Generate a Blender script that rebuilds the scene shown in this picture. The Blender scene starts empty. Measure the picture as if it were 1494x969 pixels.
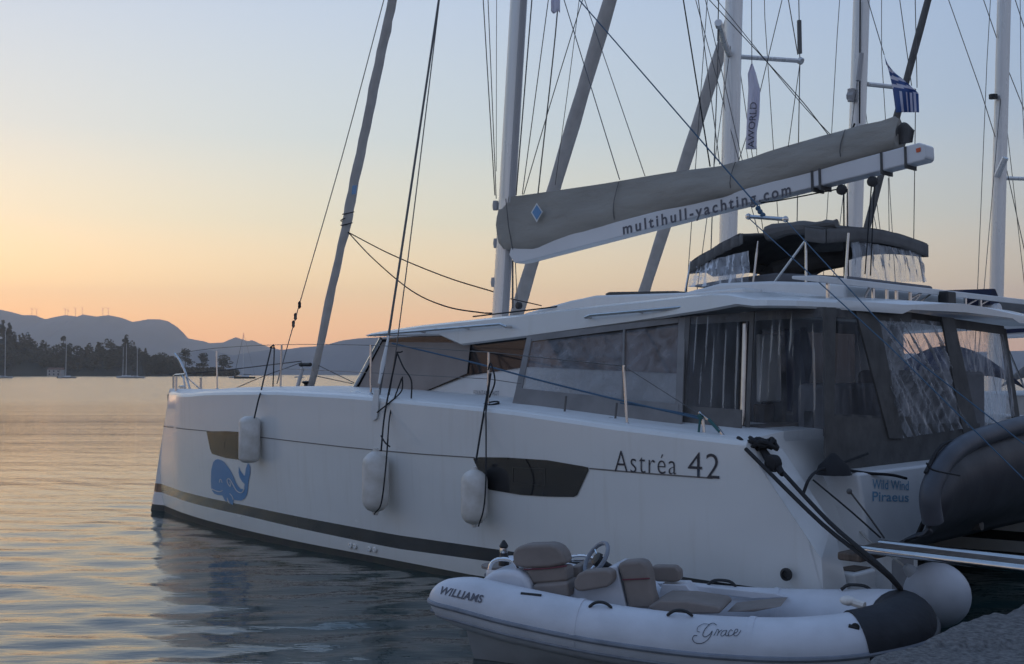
import bpy, bmesh, math, random
import numpy as np
from mathutils import Vector, Matrix, noise
R = math.radians
random.seed(7)
SC = bpy.context.scene
COL = SC.collection
# ------------------------------------------------------------------ camera
F = 1680.0; CX, CY, HOR = 747.0, 484.5, 545.5
CAMZ = 2.3
PITCH = math.atan((HOR - CY) / F)
cam = bpy.data.objects.new('camera', bpy.data.cameras.new('camera')); COL.objects.link(cam)
cam.location = (0, 0, CAMZ); cam.rotation_euler = (math.pi / 2 + PITCH, 0, 0)
cam.data.sensor_width = 36; cam.data.lens = 36 * F / 1494
cam.data.clip_end = 40000; cam.data.clip_start = 0.1
SC.camera = cam
# ------------------------------------------------------------------ world: dusk sky
W = bpy.data.worlds.new('World'); SC.world = W; W.use_nodes = True
nt = W.node_tree; nt.nodes.clear()
def N(nt, t, **k):
    n = nt.nodes.new(t)
    for a, b in k.items(): setattr(n, a, b)
    return n
def ramp(nt, fac, stops, interp='LINEAR'):
    r = N(nt, 'ShaderNodeValToRGB'); r.color_ramp.interpolation = interp
    e = r.color_ramp.elements
    e[0].position = stops[0][0]; e[0].color = (*stops[0][1], 1)
    e[1].position = stops[-1][0]; e[1].color = (*stops[-1][1], 1)
    for p, c in stops[1:-1]:
        x = e.new(p); x.color = (*c, 1)
    nt.links.new(fac, r.inputs[0]); return r.outputs[0]
def math_(nt, op, a, b=None, c=None, clamp=False):
    m = N(nt, 'ShaderNodeMath', operation=op, use_clamp=clamp)
    for i, v in enumerate((a, b, c)):
        if v is None: continue
        if isinstance(v, (int, float)): m.inputs[i].default_value = v
        else: nt.links.new(v, m.inputs[i])
    return m.outputs[0]
SUN_AZ = -30.0          # degrees from +Y, towards the left
tc = N(nt, 'ShaderNodeTexCoord'); sx = N(nt, 'ShaderNodeSeparateXYZ'); nt.links.new(tc.outputs['Generated'], sx.inputs[0])
h = math_(nt, 'SQRT', math_(nt, 'ADD', math_(nt, 'MULTIPLY', sx.outputs[0], sx.outputs[0]), math_(nt, 'ADD', math_(nt, 'MULTIPLY', sx.outputs[1], sx.outputs[1]), 1e-5)))
dt = math_(nt, 'DIVIDE', math_(nt, 'ADD', math_(nt, 'MULTIPLY', sx.outputs[0], math.sin(R(SUN_AZ))), math_(nt, 'MULTIPLY', sx.outputs[1], math.cos(R(SUN_AZ)))), h)
zc = math_(nt, 'MULTIPLY', sx.outputs[2], 1.0, clamp=True)
glow = ramp(nt, zc, [(0, (1.06, .53, .25)), (.02, (1.12, .57, .26)), (.045, (1.18, .66, .29)), (.075, (1.10, .78, .38)), (.13, (.68, .64, .46)), (.20, (.47, .53, .52)), (.30, (.385, .455, .54)), (.45, (.24, .35, .54)), (1, (.10, .19, .36))])
side = ramp(nt, zc, [(0, (.62, .38, .29)), (.03, (.60, .42, .33)), (.08, (.45, .40, .33)), (.14, (.31, .34, .37)), (.22, (.20, .275, .41)), (.45, (.14, .23, .42)), (1, (.09, .17, .34))])
back = ramp(nt, zc, [(0, (.18, .20, .27)), (.10, (.205, .225, .295)), (.25, (.18, .22, .325)), (1, (.12, .18, .31))])
f1 = math_(nt, 'MULTIPLY_ADD', dt, 1 / .55, -.45 / .55, clamp=True)    # 1 at the glow, 0 at 63 degrees
f2 = math_(nt, 'MULTIPLY_ADD', dt, 1 / 1.0, .45, clamp=True)
def mixc(nt, f, a, b, mode='MIX'):
    m = N(nt, 'ShaderNodeMix', data_type='RGBA', blend_type=mode)
    if isinstance(f, (int, float)): m.inputs[0].default_value = f
    else: nt.links.new(f, m.inputs[0])
    for i, v in ((6, a), (7, b)):
        if isinstance(v, tuple): m.inputs[i].default_value = (*v, 1)
        else: nt.links.new(v, m.inputs[i])
    return m.outputs[2]
c = mixc(nt, f2, back, mixc(nt, f1, side, glow))
sky = N(nt, 'ShaderNodeTexSky', sky_type='NISHITA'); sky.sun_disc = False
sky.sun_elevation = R(1.5); sky.sun_rotation = R(SUN_AZ)
c2 = mixc(nt, .03, c, sky.outputs[0], 'ADD')
bg = N(nt, 'ShaderNodeBackground'); nt.links.new(c2, bg.inputs[0]); bg.inputs[1].default_value = 1.45
nt.links.new(bg.outputs[0], N(nt, 'ShaderNodeOutputWorld').inputs[0])
# ------------------------------------------------------------------ sun (already on the horizon, very weak)
sl = bpy.data.lights.new('sun', 'SUN'); so = bpy.data.objects.new('sun', sl); COL.objects.link(so)
sl.energy = 0.05; sl.angle = R(6); sl.color = (1, .62, .38)
sdir = Vector((math.sin(R(SUN_AZ)), math.cos(R(SUN_AZ)), math.tan(R(1.8))))
so.rotation_euler = sdir.to_track_quat('Z', 'Y').to_euler()
vs = SC.view_settings; vs.view_transform = 'Standard'; vs.look = 'None'; vs.gamma = 1; vs.exposure = 0.06
SC.cycles.volume_bounces = 0; SC.cycles.transparent_max_bounces = 24; SC.cycles.max_bounces = 10

# ------------------------------------------------------------------ helpers
def tag(o, label=None, cat=None, group=None, kind=None):
    if label: o['label'] = label
    if cat: o['category'] = cat
    if group: o['group'] = group
    if kind: o['kind'] = kind
    return o
class Fr:
    """a local frame on the water plane; pixels of the photograph turn into points on its planes"""
    def __init__(s, x, y, ang):
        s.o = Vector((x, y, 0)); s.a = ang
        s.X = Vector((math.cos(ang), math.sin(ang), 0)); s.Y = Vector((-math.sin(ang), math.cos(ang), 0))
    def ray(s, px, py):
        b = (CY - py) / F
        return Vector(((px - CX) / F, math.cos(PITCH) - b * math.sin(PITCH), math.sin(PITCH) + b * math.cos(PITCH)))
    def loc(s, w): d = w - s.o; return Vector((d.dot(s.X), d.dot(s.Y), d.z))
    def pl(s, px, py, t):                     # plane y_local = t
        r = s.ray(px, py); c0 = Vector((0, 0, CAMZ)) - s.o
        k = (t - c0.dot(s.Y)) / r.dot(s.Y)
        return s.loc(Vector((0, 0, CAMZ)) + r * k)
    def plx(s, px, py, t):                    # plane x_local = t
        r = s.ray(px, py); c0 = Vector((0, 0, CAMZ)) - s.o
        k = (t - c0.dot(s.X)) / r.dot(s.X)
        return s.loc(Vector((0, 0, CAMZ)) + r * k)
    def plz(s, px, py, z):
        r = s.ray(px, py); return s.loc(Vector((0, 0, CAMZ)) + r * ((z - CAMZ) / r.z))
    def empty(s, name):
        o = bpy.data.objects.new(name, None); COL.objects.link(o)
        o.location = s.o; o.rotation_euler = (0, 0, s.a); o.empty_display_size = .2
        return o
WF = Fr(0, 0, 0)
def at(px, py, Y):                            # world point at depth Y
    r = WF.ray(px, py); return Vector((0, 0, CAMZ)) + r * (Y / r.y)
class MB:
    def __init__(s): s.v = []; s.f = []; s.m = []
    def add(s, vs, fs, mi=0):
        b = len(s.v); s.v += [tuple(p) for p in vs]; s.f += [tuple(i + b for i in f) for f in fs]; s.m += [mi] * len(fs); return s
    def box(s, x0, x1, y0, y1, z0, z1, mi=0):
        return s.add([(x0, y0, z0), (x1, y0, z0), (x1, y1, z0), (x0, y1, z0), (x0, y0, z1), (x1, y0, z1), (x1, y1, z1), (x0, y1, z1)],
                     [(0, 3, 2, 1), (4, 5, 6, 7), (0, 1, 5, 4), (1, 2, 6, 5), (2, 3, 7, 6), (3, 0, 4, 7)], mi)
    def prism(s, front, back, mi=0):          # two matching outlines
        n = len(front)
        return s.add(list(front) + list(back), [tuple(range(n)), tuple(range(2 * n - 1, n - 1, -1))] + [(i, n + i, n + (i + 1) % n, (i + 1) % n) for i in range(n)], mi)
    def loft(s, rings, caps=True, closed=True, mi=0):
        n = len(rings[0]); vs = [p for r in rings for p in r]; fs = []
        for i in range(len(rings) - 1):
            for j in range(n if closed else n - 1):
                a, b = i * n + j, i * n + (j + 1) % n
                fs.append((a, b, b + n, a + n))
        if caps: fs += [tuple(range(n - 1, -1, -1)), tuple(range((len(rings) - 1) * n, len(rings) * n))]
        return s.add(vs, fs, mi)
    def tube(s, pts, r, n=8, mi=0, flat=1.0, up=None):
        pts = [Vector(p) for p in pts]; rr = r if isinstance(r, (list, tuple)) else [r] * len(pts)
        rings = []; prev = up
        for i, p in enumerate(pts):
            t = (pts[min(i + 1, len(pts) - 1)] - pts[max(i - 1, 0)]).normalized()
            a = prev if prev is not None else (Vector((0, 0, 1)) if abs(t.z) < .9 else Vector((1, 0, 0)))
            b = t.cross(a)
            if b.length < 1e-5: b = t.cross(Vector((0, 1, 0)))
            b.normalize(); a = b.cross(t).normalized(); prev = a
            rings.append([p + (a * math.cos(2 * math.pi * k / n) + b * flat * math.sin(2 * math.pi * k / n)) * rr[i] for k in range(n)])
        return s.loft(rings, True, True, mi)
    def lathe(s, c, prof, n=20, axis=None, mi=0):   # prof = [(r, h)]
        c = Vector(c); q = (axis or Vector((0, 0, 1))).normalized().to_track_quat('Z', 'Y')
        return s.loft([[c + q @ Vector((r * math.cos(2 * math.pi * k / n), r * math.sin(2 * math.pi * k / n), hh)) for k in range(n)] for r, hh in prof], True, True, mi)
    def ball(s, c, r, n=16, sz=1.0, mi=0):
        return s.lathe(c, [(max(.002, r * math.sin(math.pi * k / 10)), -r * sz * math.cos(math.pi * k / 10)) for k in range(11)], n, None, mi)
    def grid(s, fn, nu, nv, mi=0):
        return s.add([fn(i / nu, j / nv) for j in range(nv + 1) for i in range(nu + 1)],
                     [(j * (nu + 1) + i, j * (nu + 1) + i + 1, (j + 1) * (nu + 1) + i + 1, (j + 1) * (nu + 1) + i) for j in range(nv) for i in range(nu)], mi)
    def build(s, name, mat, parent=None, bevel=0, smooth=35, solid=0, seg=2, sub=0):
        me = bpy.data.meshes.new(name); me.from_pydata(s.v, [], s.f)
        for m in (mat if isinstance(mat, list) else [mat]): me.materials.append(m)
        me.polygons.foreach_set('material_index', s.m)
        bm = bmesh.new(); bm.from_mesh(me)
        bmesh.ops.remove_doubles(bm, verts=bm.verts, dist=1e-5)
        bmesh.ops.recalc_face_normals(bm, faces=bm.faces); bm.to_mesh(me); bm.free()
        if smooth:
            me.shade_smooth(); me.set_sharp_from_angle(angle=R(smooth))
        o = bpy.data.objects.new(name, me); COL.objects.link(o)
        if parent: o.parent = parent
        if solid:
            m = o.modifiers.new('solid', 'SOLIDIFY'); m.thickness = solid; m.offset = 0
        if bevel:
            m = o.modifiers.new('bevel', 'BEVEL'); m.width = bevel; m.segments = seg; m.limit_method = 'ANGLE'; m.angle_limit = R(30)
            me.set_sharp_from_angle(angle=R(80)); m.harden_normals = True
        if sub:
            m = o.modifiers.new('sub', 'SUBSURF'); m.levels = m.render_levels = sub
        return o
def interp(xs, ys, x): return float(np.interp(x, xs, ys))
def curve_pts(pts, n=8):                     # Catmull-Rom through the points
    P = [Vector(p) for p in pts]; P = [P[0] * 2 - P[1]] + P + [P[-1] * 2 - P[-2]]; out = []
    for i in range(1, len(P) - 2):
        for k in range(n):
            t = k / n; a, b, c_, d = P[i - 1], P[i], P[i + 1], P[i + 2]
            out.append(.5 * ((2 * b) + (c_ - a) * t + (2 * a - 5 * b + 4 * c_ - d) * t * t + (3 * b - a - 3 * c_ + d) * t ** 3))
    return out + [P[-2]]
# ------------------------------------------------------------------ materials
def mat(name, col, rough=.5, metal=0, var=.0, vscale=3, bump=0, bscale=40, col2=None, spec=.5, coat=0, stretch=(1, 1, 1), detail=6):
    m = bpy.data.materials.new(name); m.use_nodes = True; t = m.node_tree; b = t.nodes['Principled BSDF']
    b.inputs['Roughness'].default_value = rough; b.inputs['Metallic'].default_value = metal
    b.inputs['Specular IOR Level'].default_value = spec; b.inputs['Coat Weight'].default_value = coat
    b.inputs['Base Color'].default_value = (*col, 1)
    tcn = N(t, 'ShaderNodeTexCoord'); mp = N(t, 'ShaderNodeMapping'); mp.inputs['Scale'].default_value = stretch
    t.links.new(tcn.outputs['Object'], mp.inputs[0])
    if var or col2:
        nz = N(t, 'ShaderNodeTexNoise'); nz.inputs['Scale'].default_value = vscale; nz.inputs['Detail'].default_value = detail
        t.links.new(mp.outputs[0], nz.inputs['Vector'])
        c2_ = col2 or tuple(x * (1 - var) for x in col)
        t.links.new(ramp(t, nz.outputs[0], [(.35, col), (.68, c2_)]), b.inputs['Base Color'])
        t.links.new(math_(t, 'MULTIPLY_ADD', nz.outputs[0], .16, rough - .08, clamp=True), b.inputs['Roughness'])
    if bump:
        n2 = N(t, 'ShaderNodeTexNoise'); n2.inputs['Scale'].default_value = bscale; n2.inputs['Detail'].default_value = 5
        t.links.new(mp.outputs[0], n2.inputs['Vector'])
        bp = N(t, 'ShaderNodeBump'); bp.inputs['Strength'].default_value = 1; bp.inputs['Distance'].default_value = bump
        t.links.new(n2.outputs[0], bp.inputs['Height']); t.links.new(bp.outputs[0], b.inputs['Normal'])
    return m
M = dict(
    gel=mat('white gelcoat', (.76, .76, .74), .24, var=.06, vscale=.9, bump=.006, bscale=.9, coat=.15, stretch=(.6, 1, 1.4)),
    gel2=mat('white deck gelcoat', (.74, .74, .73), .42, var=.08, vscale=4, bump=.0015, bscale=60),
    stripe=mat('dark hull stripe', (.048, .047, .047), .16, coat=.4, var=.3, vscale=2, bump=.002, bscale=2),
    antif=mat('antifouling paint', (.045, .046, .046), .6, col2=(.062, .066, .052), vscale=5, bump=.004, bscale=14),
    line=mat('moulded groove line', (.16, .15, .14), .6),
    glass=mat('dark tinted glass', (.02, .02, .022), .08, spec=.6, bump=.002, bscale=1.5),
    meshc=mat('beige mesh sunscreen', (.33, .285, .26), .8, var=.18, vscale=2.5, bump=.012, bscale=3),
    grey=mat('grey canvas', (.155, .148, .142), .85, var=.25, vscale=4, bump=.012, bscale=6),
    greyl=mat('pale grey curtain canvas', (.25, .24, .235), .85, var=.2, vscale=4, bump=.012, bscale=6),
    dgrey=mat('dark canvas', (.115, .11, .105), .85, var=.3, vscale=5, bump=.012, bscale=7),
    sail=mat('grey sail bag cloth', (.36, .33, .285), .85, var=.16, vscale=1.6, bump=.06, bscale=2.6, stretch=(.6, 1, 1.5)),
    genoa=mat('sun strip cloth', (.68, .64, .60), .8, var=.2, vscale=5, bump=.01, bscale=7),
    mastm=mat('painted mast', (.80, .78, .75), .28, metal=.35, var=.08, vscale=1.4, stretch=(4, 4, .3)),
    mastd=mat('mast track', (.42, .40, .39), .45),
    boomm=mat('painted boom', (.74, .73, .73), .35, var=.06, vscale=2),
    steel=mat('stainless steel', (.62, .6, .58), .2, metal=1, var=.1, vscale=12),
    chrome=mat('polished chrome', (.8, .8, .8), .06, metal=1),
    rope=mat('black rope', (.022, .022, .024), .9, bump=.004, bscale=160),
    ropeg=mat('grey rope', (.13, .125, .12), .9, bump=.003, bscale=160),
    ropew=mat('pale rope', (.42, .4, .36), .9, bump=.003, bscale=160),
    ropet=mat('green rope', (.05, .14, .14), .9, bump=.003, bscale=160),
    ropeb=mat('blue rope', (.06, .12, .19), .85, bump=.003, bscale=160),
    wire=mat('rigging wire', (.12, .12, .12), .4, metal=.6),
    fender=mat('white vinyl fender', (.74, .71, .67), .4, col2=(.60, .56, .50), vscale=9, bump=.0012, bscale=24),
    black=mat('black plastic', (.02, .02, .021), .5),
    logob=mat('blue vinyl sticker', (.10, .27, .50), .35),
    logow=mat('white vinyl sticker', (.72, .72, .70), .35),
    letter=mat('dark lettering', (.03, .035, .05), .4),
    letterb=mat('pale blue lettering', (.16, .33, .48), .5),
    lettergr=mat('grey lettering', (.11, .11, .13), .5),
    tube=mat('white tube fabric', (.66, .67, .71), .42, col2=(.56, .57, .60), vscale=3.5, bump=.006, bscale=5),
    tubeg=mat('pale grey hull paint', (.46, .48, .50), .5, var=.12, vscale=5, bump=.003, bscale=10),
    rub=mat('grey rubbing strake', (.25, .27, .31), .55, var=.25, vscale=9),
    seat=mat('taupe upholstery', (.25, .21, .185), .6, var=.14, vscale=6, bump=.004, bscale=9),
    piping=mat('dark red piping', (.16, .04, .05), .6),
    wood=mat('teak', (.13, .095, .07), .6, col2=(.07, .05, .038), vscale=5, stretch=(8, 1, 1)),
    ribd=mat('charcoal inflatable fabric', (.036, .038, .046), .5, var=.25, vscale=4, bump=.006, bscale=4),
    ribt=mat('grey inflatable fabric', (.07, .075, .09), .5, var=.2, vscale=5, bump=.004, bscale=5),
    navy=mat('navy canvas', (.012, .016, .05), .8, var=.3, vscale=4, bump=.01, bscale=7),
    bowc=mat('black cover cloth', (.03, .031, .036), .75, var=.3, vscale=5, bump=.02, bscale=6),
    concrete=mat('old quay concrete', (.21, .20, .19), .92, col2=(.085, .08, .078), vscale=32, bump=.022, bscale=55, detail=12),
    orange=mat('orange sticker', (.7, .12, .04), .5),
    flagw=mat('white flag cloth', (.88, .86, .92), .8, bump=.006, bscale=14),
    flagb=mat('blue flag cloth', (.10, .18, .42), .8, bump=.006, bscale=14),
    leaf=mat('dark foliage', (.12, .098, .06), .9, col2=(.085, .075, .045), vscale=.25),
    leaf2=mat('pine foliage', (.11, .095, .055), .9, col2=(.08, .075, .045), vscale=.3),
    bark=mat('bark', (.09, .07, .055), .9, var=.3, vscale=2),
    soil=mat('wooded ground', (.075, .065, .045), .95, col2=(.05, .048, .035), vscale=.02),
    shore=mat('pale shore stones', (.22, .19, .16), .9, var=.4, vscale=.2),
    hillm=mat('haze-blued dry hillside', (.23, .24, .27), .95, col2=(.17, .18, .20), vscale=.004),  # dry limestone grey, with bluish distance haze put into the colour
    wall=mat('whitewashed wall', (.55, .50, .46), .85, var=.15, vscale=.4),
    tile=mat('roof tiles', (.24, .13, .09), .85, var=.3, vscale=.8),
    turb=mat('turbine paint', (.5, .5, .5), .5),
    inter=mat('grey interior lining', (.32, .32, .33), .7, var=.15, vscale=3),
    cush=mat('grey cushion', (.16, .16, .17), .8, var=.2, vscale=5, bump=.01, bscale=5),
)
def weather(m):                              # drip streaks and a stained band just above the water
    t = m.node_tree; b = t.nodes['Principled BSDF']; tcn = N(t, 'ShaderNodeTexCoord'); mp = N(t, 'ShaderNodeMapping'); mp.inputs['Scale'].default_value = (7, 7, .5); t.links.new(tcn.outputs['Object'], mp.inputs[0])
    nz = N(t, 'ShaderNodeTexNoise'); nz.inputs['Scale'].default_value = 1.6; nz.inputs['Detail'].default_value = 4; t.links.new(mp.outputs[0], nz.inputs['Vector'])
    st = ramp(t, nz.outputs[0], [(.55, (1, 1, 1)), (.8, (.94, .93, .91))])
    src = b.inputs['Base Color'].links[0].from_socket
    c1 = mixc(t, 1.0, src, st, 'MULTIPLY')
    sp = N(t, 'ShaderNodeSeparateXYZ'); t.links.new(tcn.outputs['Object'], sp.inputs[0]); n3 = N(t, 'ShaderNodeTexNoise'); n3.inputs['Scale'].default_value = 3; t.links.new(tcn.outputs['Object'], n3.inputs['Vector'])
    f = math_(t, 'MULTIPLY_ADD', math_(t, 'ADD', sp.outputs[2], math_(t, 'MULTIPLY', n3.outputs[0], .25)), -2.2, 1.15, clamp=True)
    t.links.new(mixc(t, math_(t, 'MULTIPLY', f, .3), c1, (.50, .46, .36)), b.inputs['Base Color'])
weather(M['gel'])
def vinyl_mat(name, body=.35, tint=(.74, .76, .80), opac=(.10, .5), rough=.14, sc=(3, 5, .6), bd=.008, bs=2.6):
    m = bpy.data.materials.new(name); m.use_nodes = True; t = m.node_tree; b = t.nodes['Principled BSDF']; out = t.nodes['Material Output']
    b.inputs['Base Color'].default_value = (*tint, 1); b.inputs['Roughness'].default_value = rough; b.inputs['Specular IOR Level'].default_value = .8
    tcn = N(t, 'ShaderNodeTexCoord'); mp = N(t, 'ShaderNodeMapping'); mp.inputs['Scale'].default_value = sc; t.links.new(tcn.outputs['Object'], mp.inputs[0])
    nz = N(t, 'ShaderNodeTexNoise'); nz.inputs['Scale'].default_value = bs; nz.inputs['Detail'].default_value = 2; nz.inputs['Distortion'].default_value = .5
    t.links.new(mp.outputs[0], nz.inputs['Vector'])
    bp = N(t, 'ShaderNodeBump'); bp.inputs['Strength'].default_value = 1; bp.inputs['Distance'].default_value = bd
    t.links.new(nz.outputs[0], bp.inputs['Height']); t.links.new(bp.outputs[0], b.inputs['Normal'])
    tr = N(t, 'ShaderNodeBsdfTransparent'); tr.inputs[0].default_value = (.86, .87, .88, 1)
    mr = N(t, 'ShaderNodeMapRange'); mr.inputs[1].default_value = .35; mr.inputs[2].default_value = .7; mr.inputs[3].default_value = opac[0]; mr.inputs[4].default_value = opac[1]
    t.links.new(nz.outputs[0], mr.inputs[0])
    lw = N(t, 'ShaderNodeLayerWeight'); lw.inputs[0].default_value = .25; t.links.new(bp.outputs[0], lw.inputs['Normal'])
    fac = math_(t, 'ADD', mr.outputs[0], math_(t, 'MULTIPLY', lw.outputs['Fresnel'], .5), clamp=True)
    mx = N(t, 'ShaderNodeMixShader'); t.links.new(fac, mx.inputs[0]); t.links.new(tr.outputs[0], mx.inputs[1]); t.links.new(b.outputs[0], mx.inputs[2])
    t.links.new(mx.outputs[0], out.inputs[0]); return m
M['vinyl'] = vinyl_mat('creased clear vinyl')
M['vinylc'] = vinyl_mat('clear vinyl', opac=(.04, .16), tint=(.3, .31, .34), bd=.005)
M['vinyls'] = vinyl_mat('smoked vinyl window', opac=(.22, .5), tint=(.36, .35, .36), sc=(3, 3, 3), bs=2.2)
def translucent(m, k=.5):
    t = m.node_tree; b = t.nodes['Principled BSDF']; tl = N(t, 'ShaderNodeBsdfTranslucent'); mx = N(t, 'ShaderNodeMixShader'); mx.inputs[0].default_value = k
    tl.inputs[0].default_value = b.inputs['Base Color'].default_value
    t.links.new(b.outputs[0], mx.inputs[1]); t.links.new(tl.outputs[0], mx.inputs[2]); t.links.new(mx.outputs[0], t.nodes['Material Output'].inputs[0])
translucent(M['flagw'], .55); translucent(M['flagb'], .45); translucent(M['genoa'], .32)
# water
def water_mat():
    m = bpy.data.materials.new('harbour water'); m.use_nodes = True; t = m.node_tree; b = t.nodes['Principled BSDF']
    b.inputs['Base Color'].default_value = (.016, .042, .042, 1); b.inputs['Roughness'].default_value = .03; b.inputs['IOR'].default_value = 1.5
    b.inputs['Specular IOR Level'].default_value = .5
    tcn = N(t, 'ShaderNodeTexCoord')
    ln = N(t, 'ShaderNodeVectorMath', operation='LENGTH'); t.links.new(tcn.outputs['Object'], ln.inputs[0])
    mr = N(t, 'ShaderNodeMapRange'); mr.inputs[1].default_value = 16; mr.inputs[2].default_value = 130; mr.inputs[3].default_value = .03; mr.inputs[4].default_value = .20; mr.interpolation_type = 'SMOOTHSTEP'
    t.links.new(ln.outputs['Value'], mr.inputs[0]); t.links.new(mr.outputs[0], b.inputs['Roughness'])
    hsum = None
    for sc, dist, st in ((1.1, .008, (.45, 1.6, 1)), (3.2, .015, (.4, 1.7, 1)), (8.5, .0065, (.55, 1.5, 1)), (.22, .05, (.25, 1.8, 1)), (.045, .22, (.22, 2.0, 1))):
        mp = N(t, 'ShaderNodeMapping'); mp.inputs['Scale'].default_value = st; mp.inputs['Rotation'].default_value = (0, 0, R(8 * sc)); t.links.new(tcn.outputs['Object'], mp.inputs[0])
        nz = N(t, 'ShaderNodeTexNoise'); nz.inputs['Scale'].default_value = sc; nz.inputs['Detail'].default_value = 3; nz.inputs['Distortion'].default_value = .4
        t.links.new(mp.outputs[0], nz.inputs['Vector'])
        k = math_(t, 'MULTIPLY', nz.outputs[0], dist)
        hsum = k if hsum is None else math_(t, 'ADD', hsum, k)
    bp = N(t, 'ShaderNodeBump'); bp.inputs['Distance'].default_value = 1; bp.inputs['Strength'].default_value = WATER_BUMP
    t.links.new(hsum, bp.inputs['Height']); t.links.new(bp.outputs[0], b.inputs['Normal'])
    return m
WATER_BUMP = .5
M['water'] = water_mat()

# ================================================================== SETTING
# water: rings round the quay, really displaced near the boats
rng = np.random.default_rng(5)
ths = np.concatenate([np.linspace(-180, -34, 40)[:-1], np.linspace(-34, 34, 380), np.linspace(34, 180, 40)[1:]])
rad = np.concatenate([[.5, 2, 4], np.geomspace(5.5, 90, 420), np.geomspace(92, 14000, 110)])
TH, RR = np.meshgrid(np.radians(ths), rad)
Xw = RR * np.sin(TH); Yw = RR * np.cos(TH); Zw = np.zeros_like(Xw)
for i in range(64):
    lam = float(np.exp(rng.uniform(math.log(.16), math.log(1.2)))); a = rng.normal(0, .5) + R(84)
    k = 2 * math.pi / lam; amp = .0021 * lam ** .6
    fade = np.clip(1.6 - RR * .04 / lam, 0, 1)
    ph = k * (Xw * math.cos(a) + Yw * math.sin(a)) + rng.uniform(0, 6.28) + .8 * np.sin(.35 * Xw + .2 * Yw * (1 + i % 3) + i)
    Zw += amp * fade * np.sin(ph)
nu = len(ths)
me = bpy.data.meshes.new('water')
vv = np.stack([Xw.ravel(), Yw.ravel(), Zw.ravel()], 1)
nr = len(rad); ii, jj = np.meshgrid(np.arange(nu - 1), np.arange(nr - 1)); q0 = (jj * nu + ii).ravel()
fq = np.stack([q0, q0 + 1, q0 + nu + 1, q0 + nu], 1)
me.vertices.add(len(vv)); me.vertices.foreach_set('co', vv.ravel())
me.loops.add(fq.size); me.loops.foreach_set('vertex_index', fq.ravel().astype(np.int32))
me.polygons.add(len(fq)); me.polygons.foreach_set('loop_start', (np.arange(len(fq)) * 4).astype(np.int32))
me.update(calc_edges=True); me.validate(); me.materials.append(M['water']); me.shade_smooth()
# orientation: make the normals point up
if me.polygons[5000].normal.z < 0: me.flip_normals()
wo = bpy.data.objects.new('water', me); COL.objects.link(wo); tag(wo, kind='structure')

# hills
def ridge(name, crest, D, depth, seed, rough=6):
    mb = MB(); xs = [p[0] for p in crest]; ys = [p[1] for p in crest]
    n = 1000; x0, x1 = xs[0], xs[-1]
    def fn(a, b):
        px = x0 + (x1 - x0) * a; H = (HOR - interp(xs, ys, px)) / F * D + CAMZ
        t = b * 2 - 1; prof = max(0, 1 - abs(t) ** 1.25)
        y = D + t * depth; x = (px - CX) / F * (D + t * depth * .25)
        nz = noise.fractal(Vector((x * .0022 * 3000 / D * 2, y * .0022, seed)), 1, 2, 6)
        return (x, y, H * prof + nz * rough * prof * (1 - prof) * 4 - 3)
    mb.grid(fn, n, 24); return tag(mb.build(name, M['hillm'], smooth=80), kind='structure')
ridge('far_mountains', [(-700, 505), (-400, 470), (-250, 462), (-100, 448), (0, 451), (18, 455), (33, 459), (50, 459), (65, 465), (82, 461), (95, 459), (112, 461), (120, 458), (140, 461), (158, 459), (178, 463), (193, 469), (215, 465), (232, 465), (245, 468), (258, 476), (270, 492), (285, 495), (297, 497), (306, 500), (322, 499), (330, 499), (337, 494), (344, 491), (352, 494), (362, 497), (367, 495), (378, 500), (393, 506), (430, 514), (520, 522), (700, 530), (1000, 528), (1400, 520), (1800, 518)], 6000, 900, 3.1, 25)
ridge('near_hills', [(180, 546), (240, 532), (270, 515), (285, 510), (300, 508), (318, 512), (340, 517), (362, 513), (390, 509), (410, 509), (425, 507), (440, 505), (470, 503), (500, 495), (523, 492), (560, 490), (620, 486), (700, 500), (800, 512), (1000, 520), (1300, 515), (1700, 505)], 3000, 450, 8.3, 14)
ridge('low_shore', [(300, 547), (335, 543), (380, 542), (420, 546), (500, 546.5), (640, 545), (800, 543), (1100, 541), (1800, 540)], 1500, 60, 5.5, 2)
# wooded headland
sky_px = [(-400, 480), (-200, 462), (-60, 464), (0, 470), (4, 467), (12, 471), (20, 475), (35, 476), (47, 481), (60, 489), (70, 497), (80, 500), (92, 491), (98, 494), (105, 498), (118, 502), (128, 499), (140, 491), (152, 490), (165, 490), (176, 488), (184, 491), (190, 489), (196, 497), (204, 506), (212, 512), (222, 519), (232, 514), (250, 517), (262, 524), (300, 538), (345, 544)]
SX = [p[0] for p in sky_px]; SY = [p[1] for p in sky_px]
D0 = 1100.0
def gz(px, Y):
    top = (HOR - interp(SX, SY, px)) / F * (D0 + 100) + CAMZ
    t = min(1, max(0, (Y - D0) / 110)); return -.6 + max(0, top - 9) * t ** .8 * .8 + 2.2 * min(1, t * 12)
mb = MB()
def fn(a, b):
    px = -420 + 775 * a; Y = D0 - 4 + 330 * b; g = gz(px, Y) * (1 if b < .6 else max(0, 1 - (b - .6) / .4))
    e = min(1, (1 - a) * 14); return ((px - CX) / F * Y, Y, g * e - .3)
mb.grid(fn, 120, 30); tag(mb.build('headland', M['soil']), kind='structure')
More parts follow.
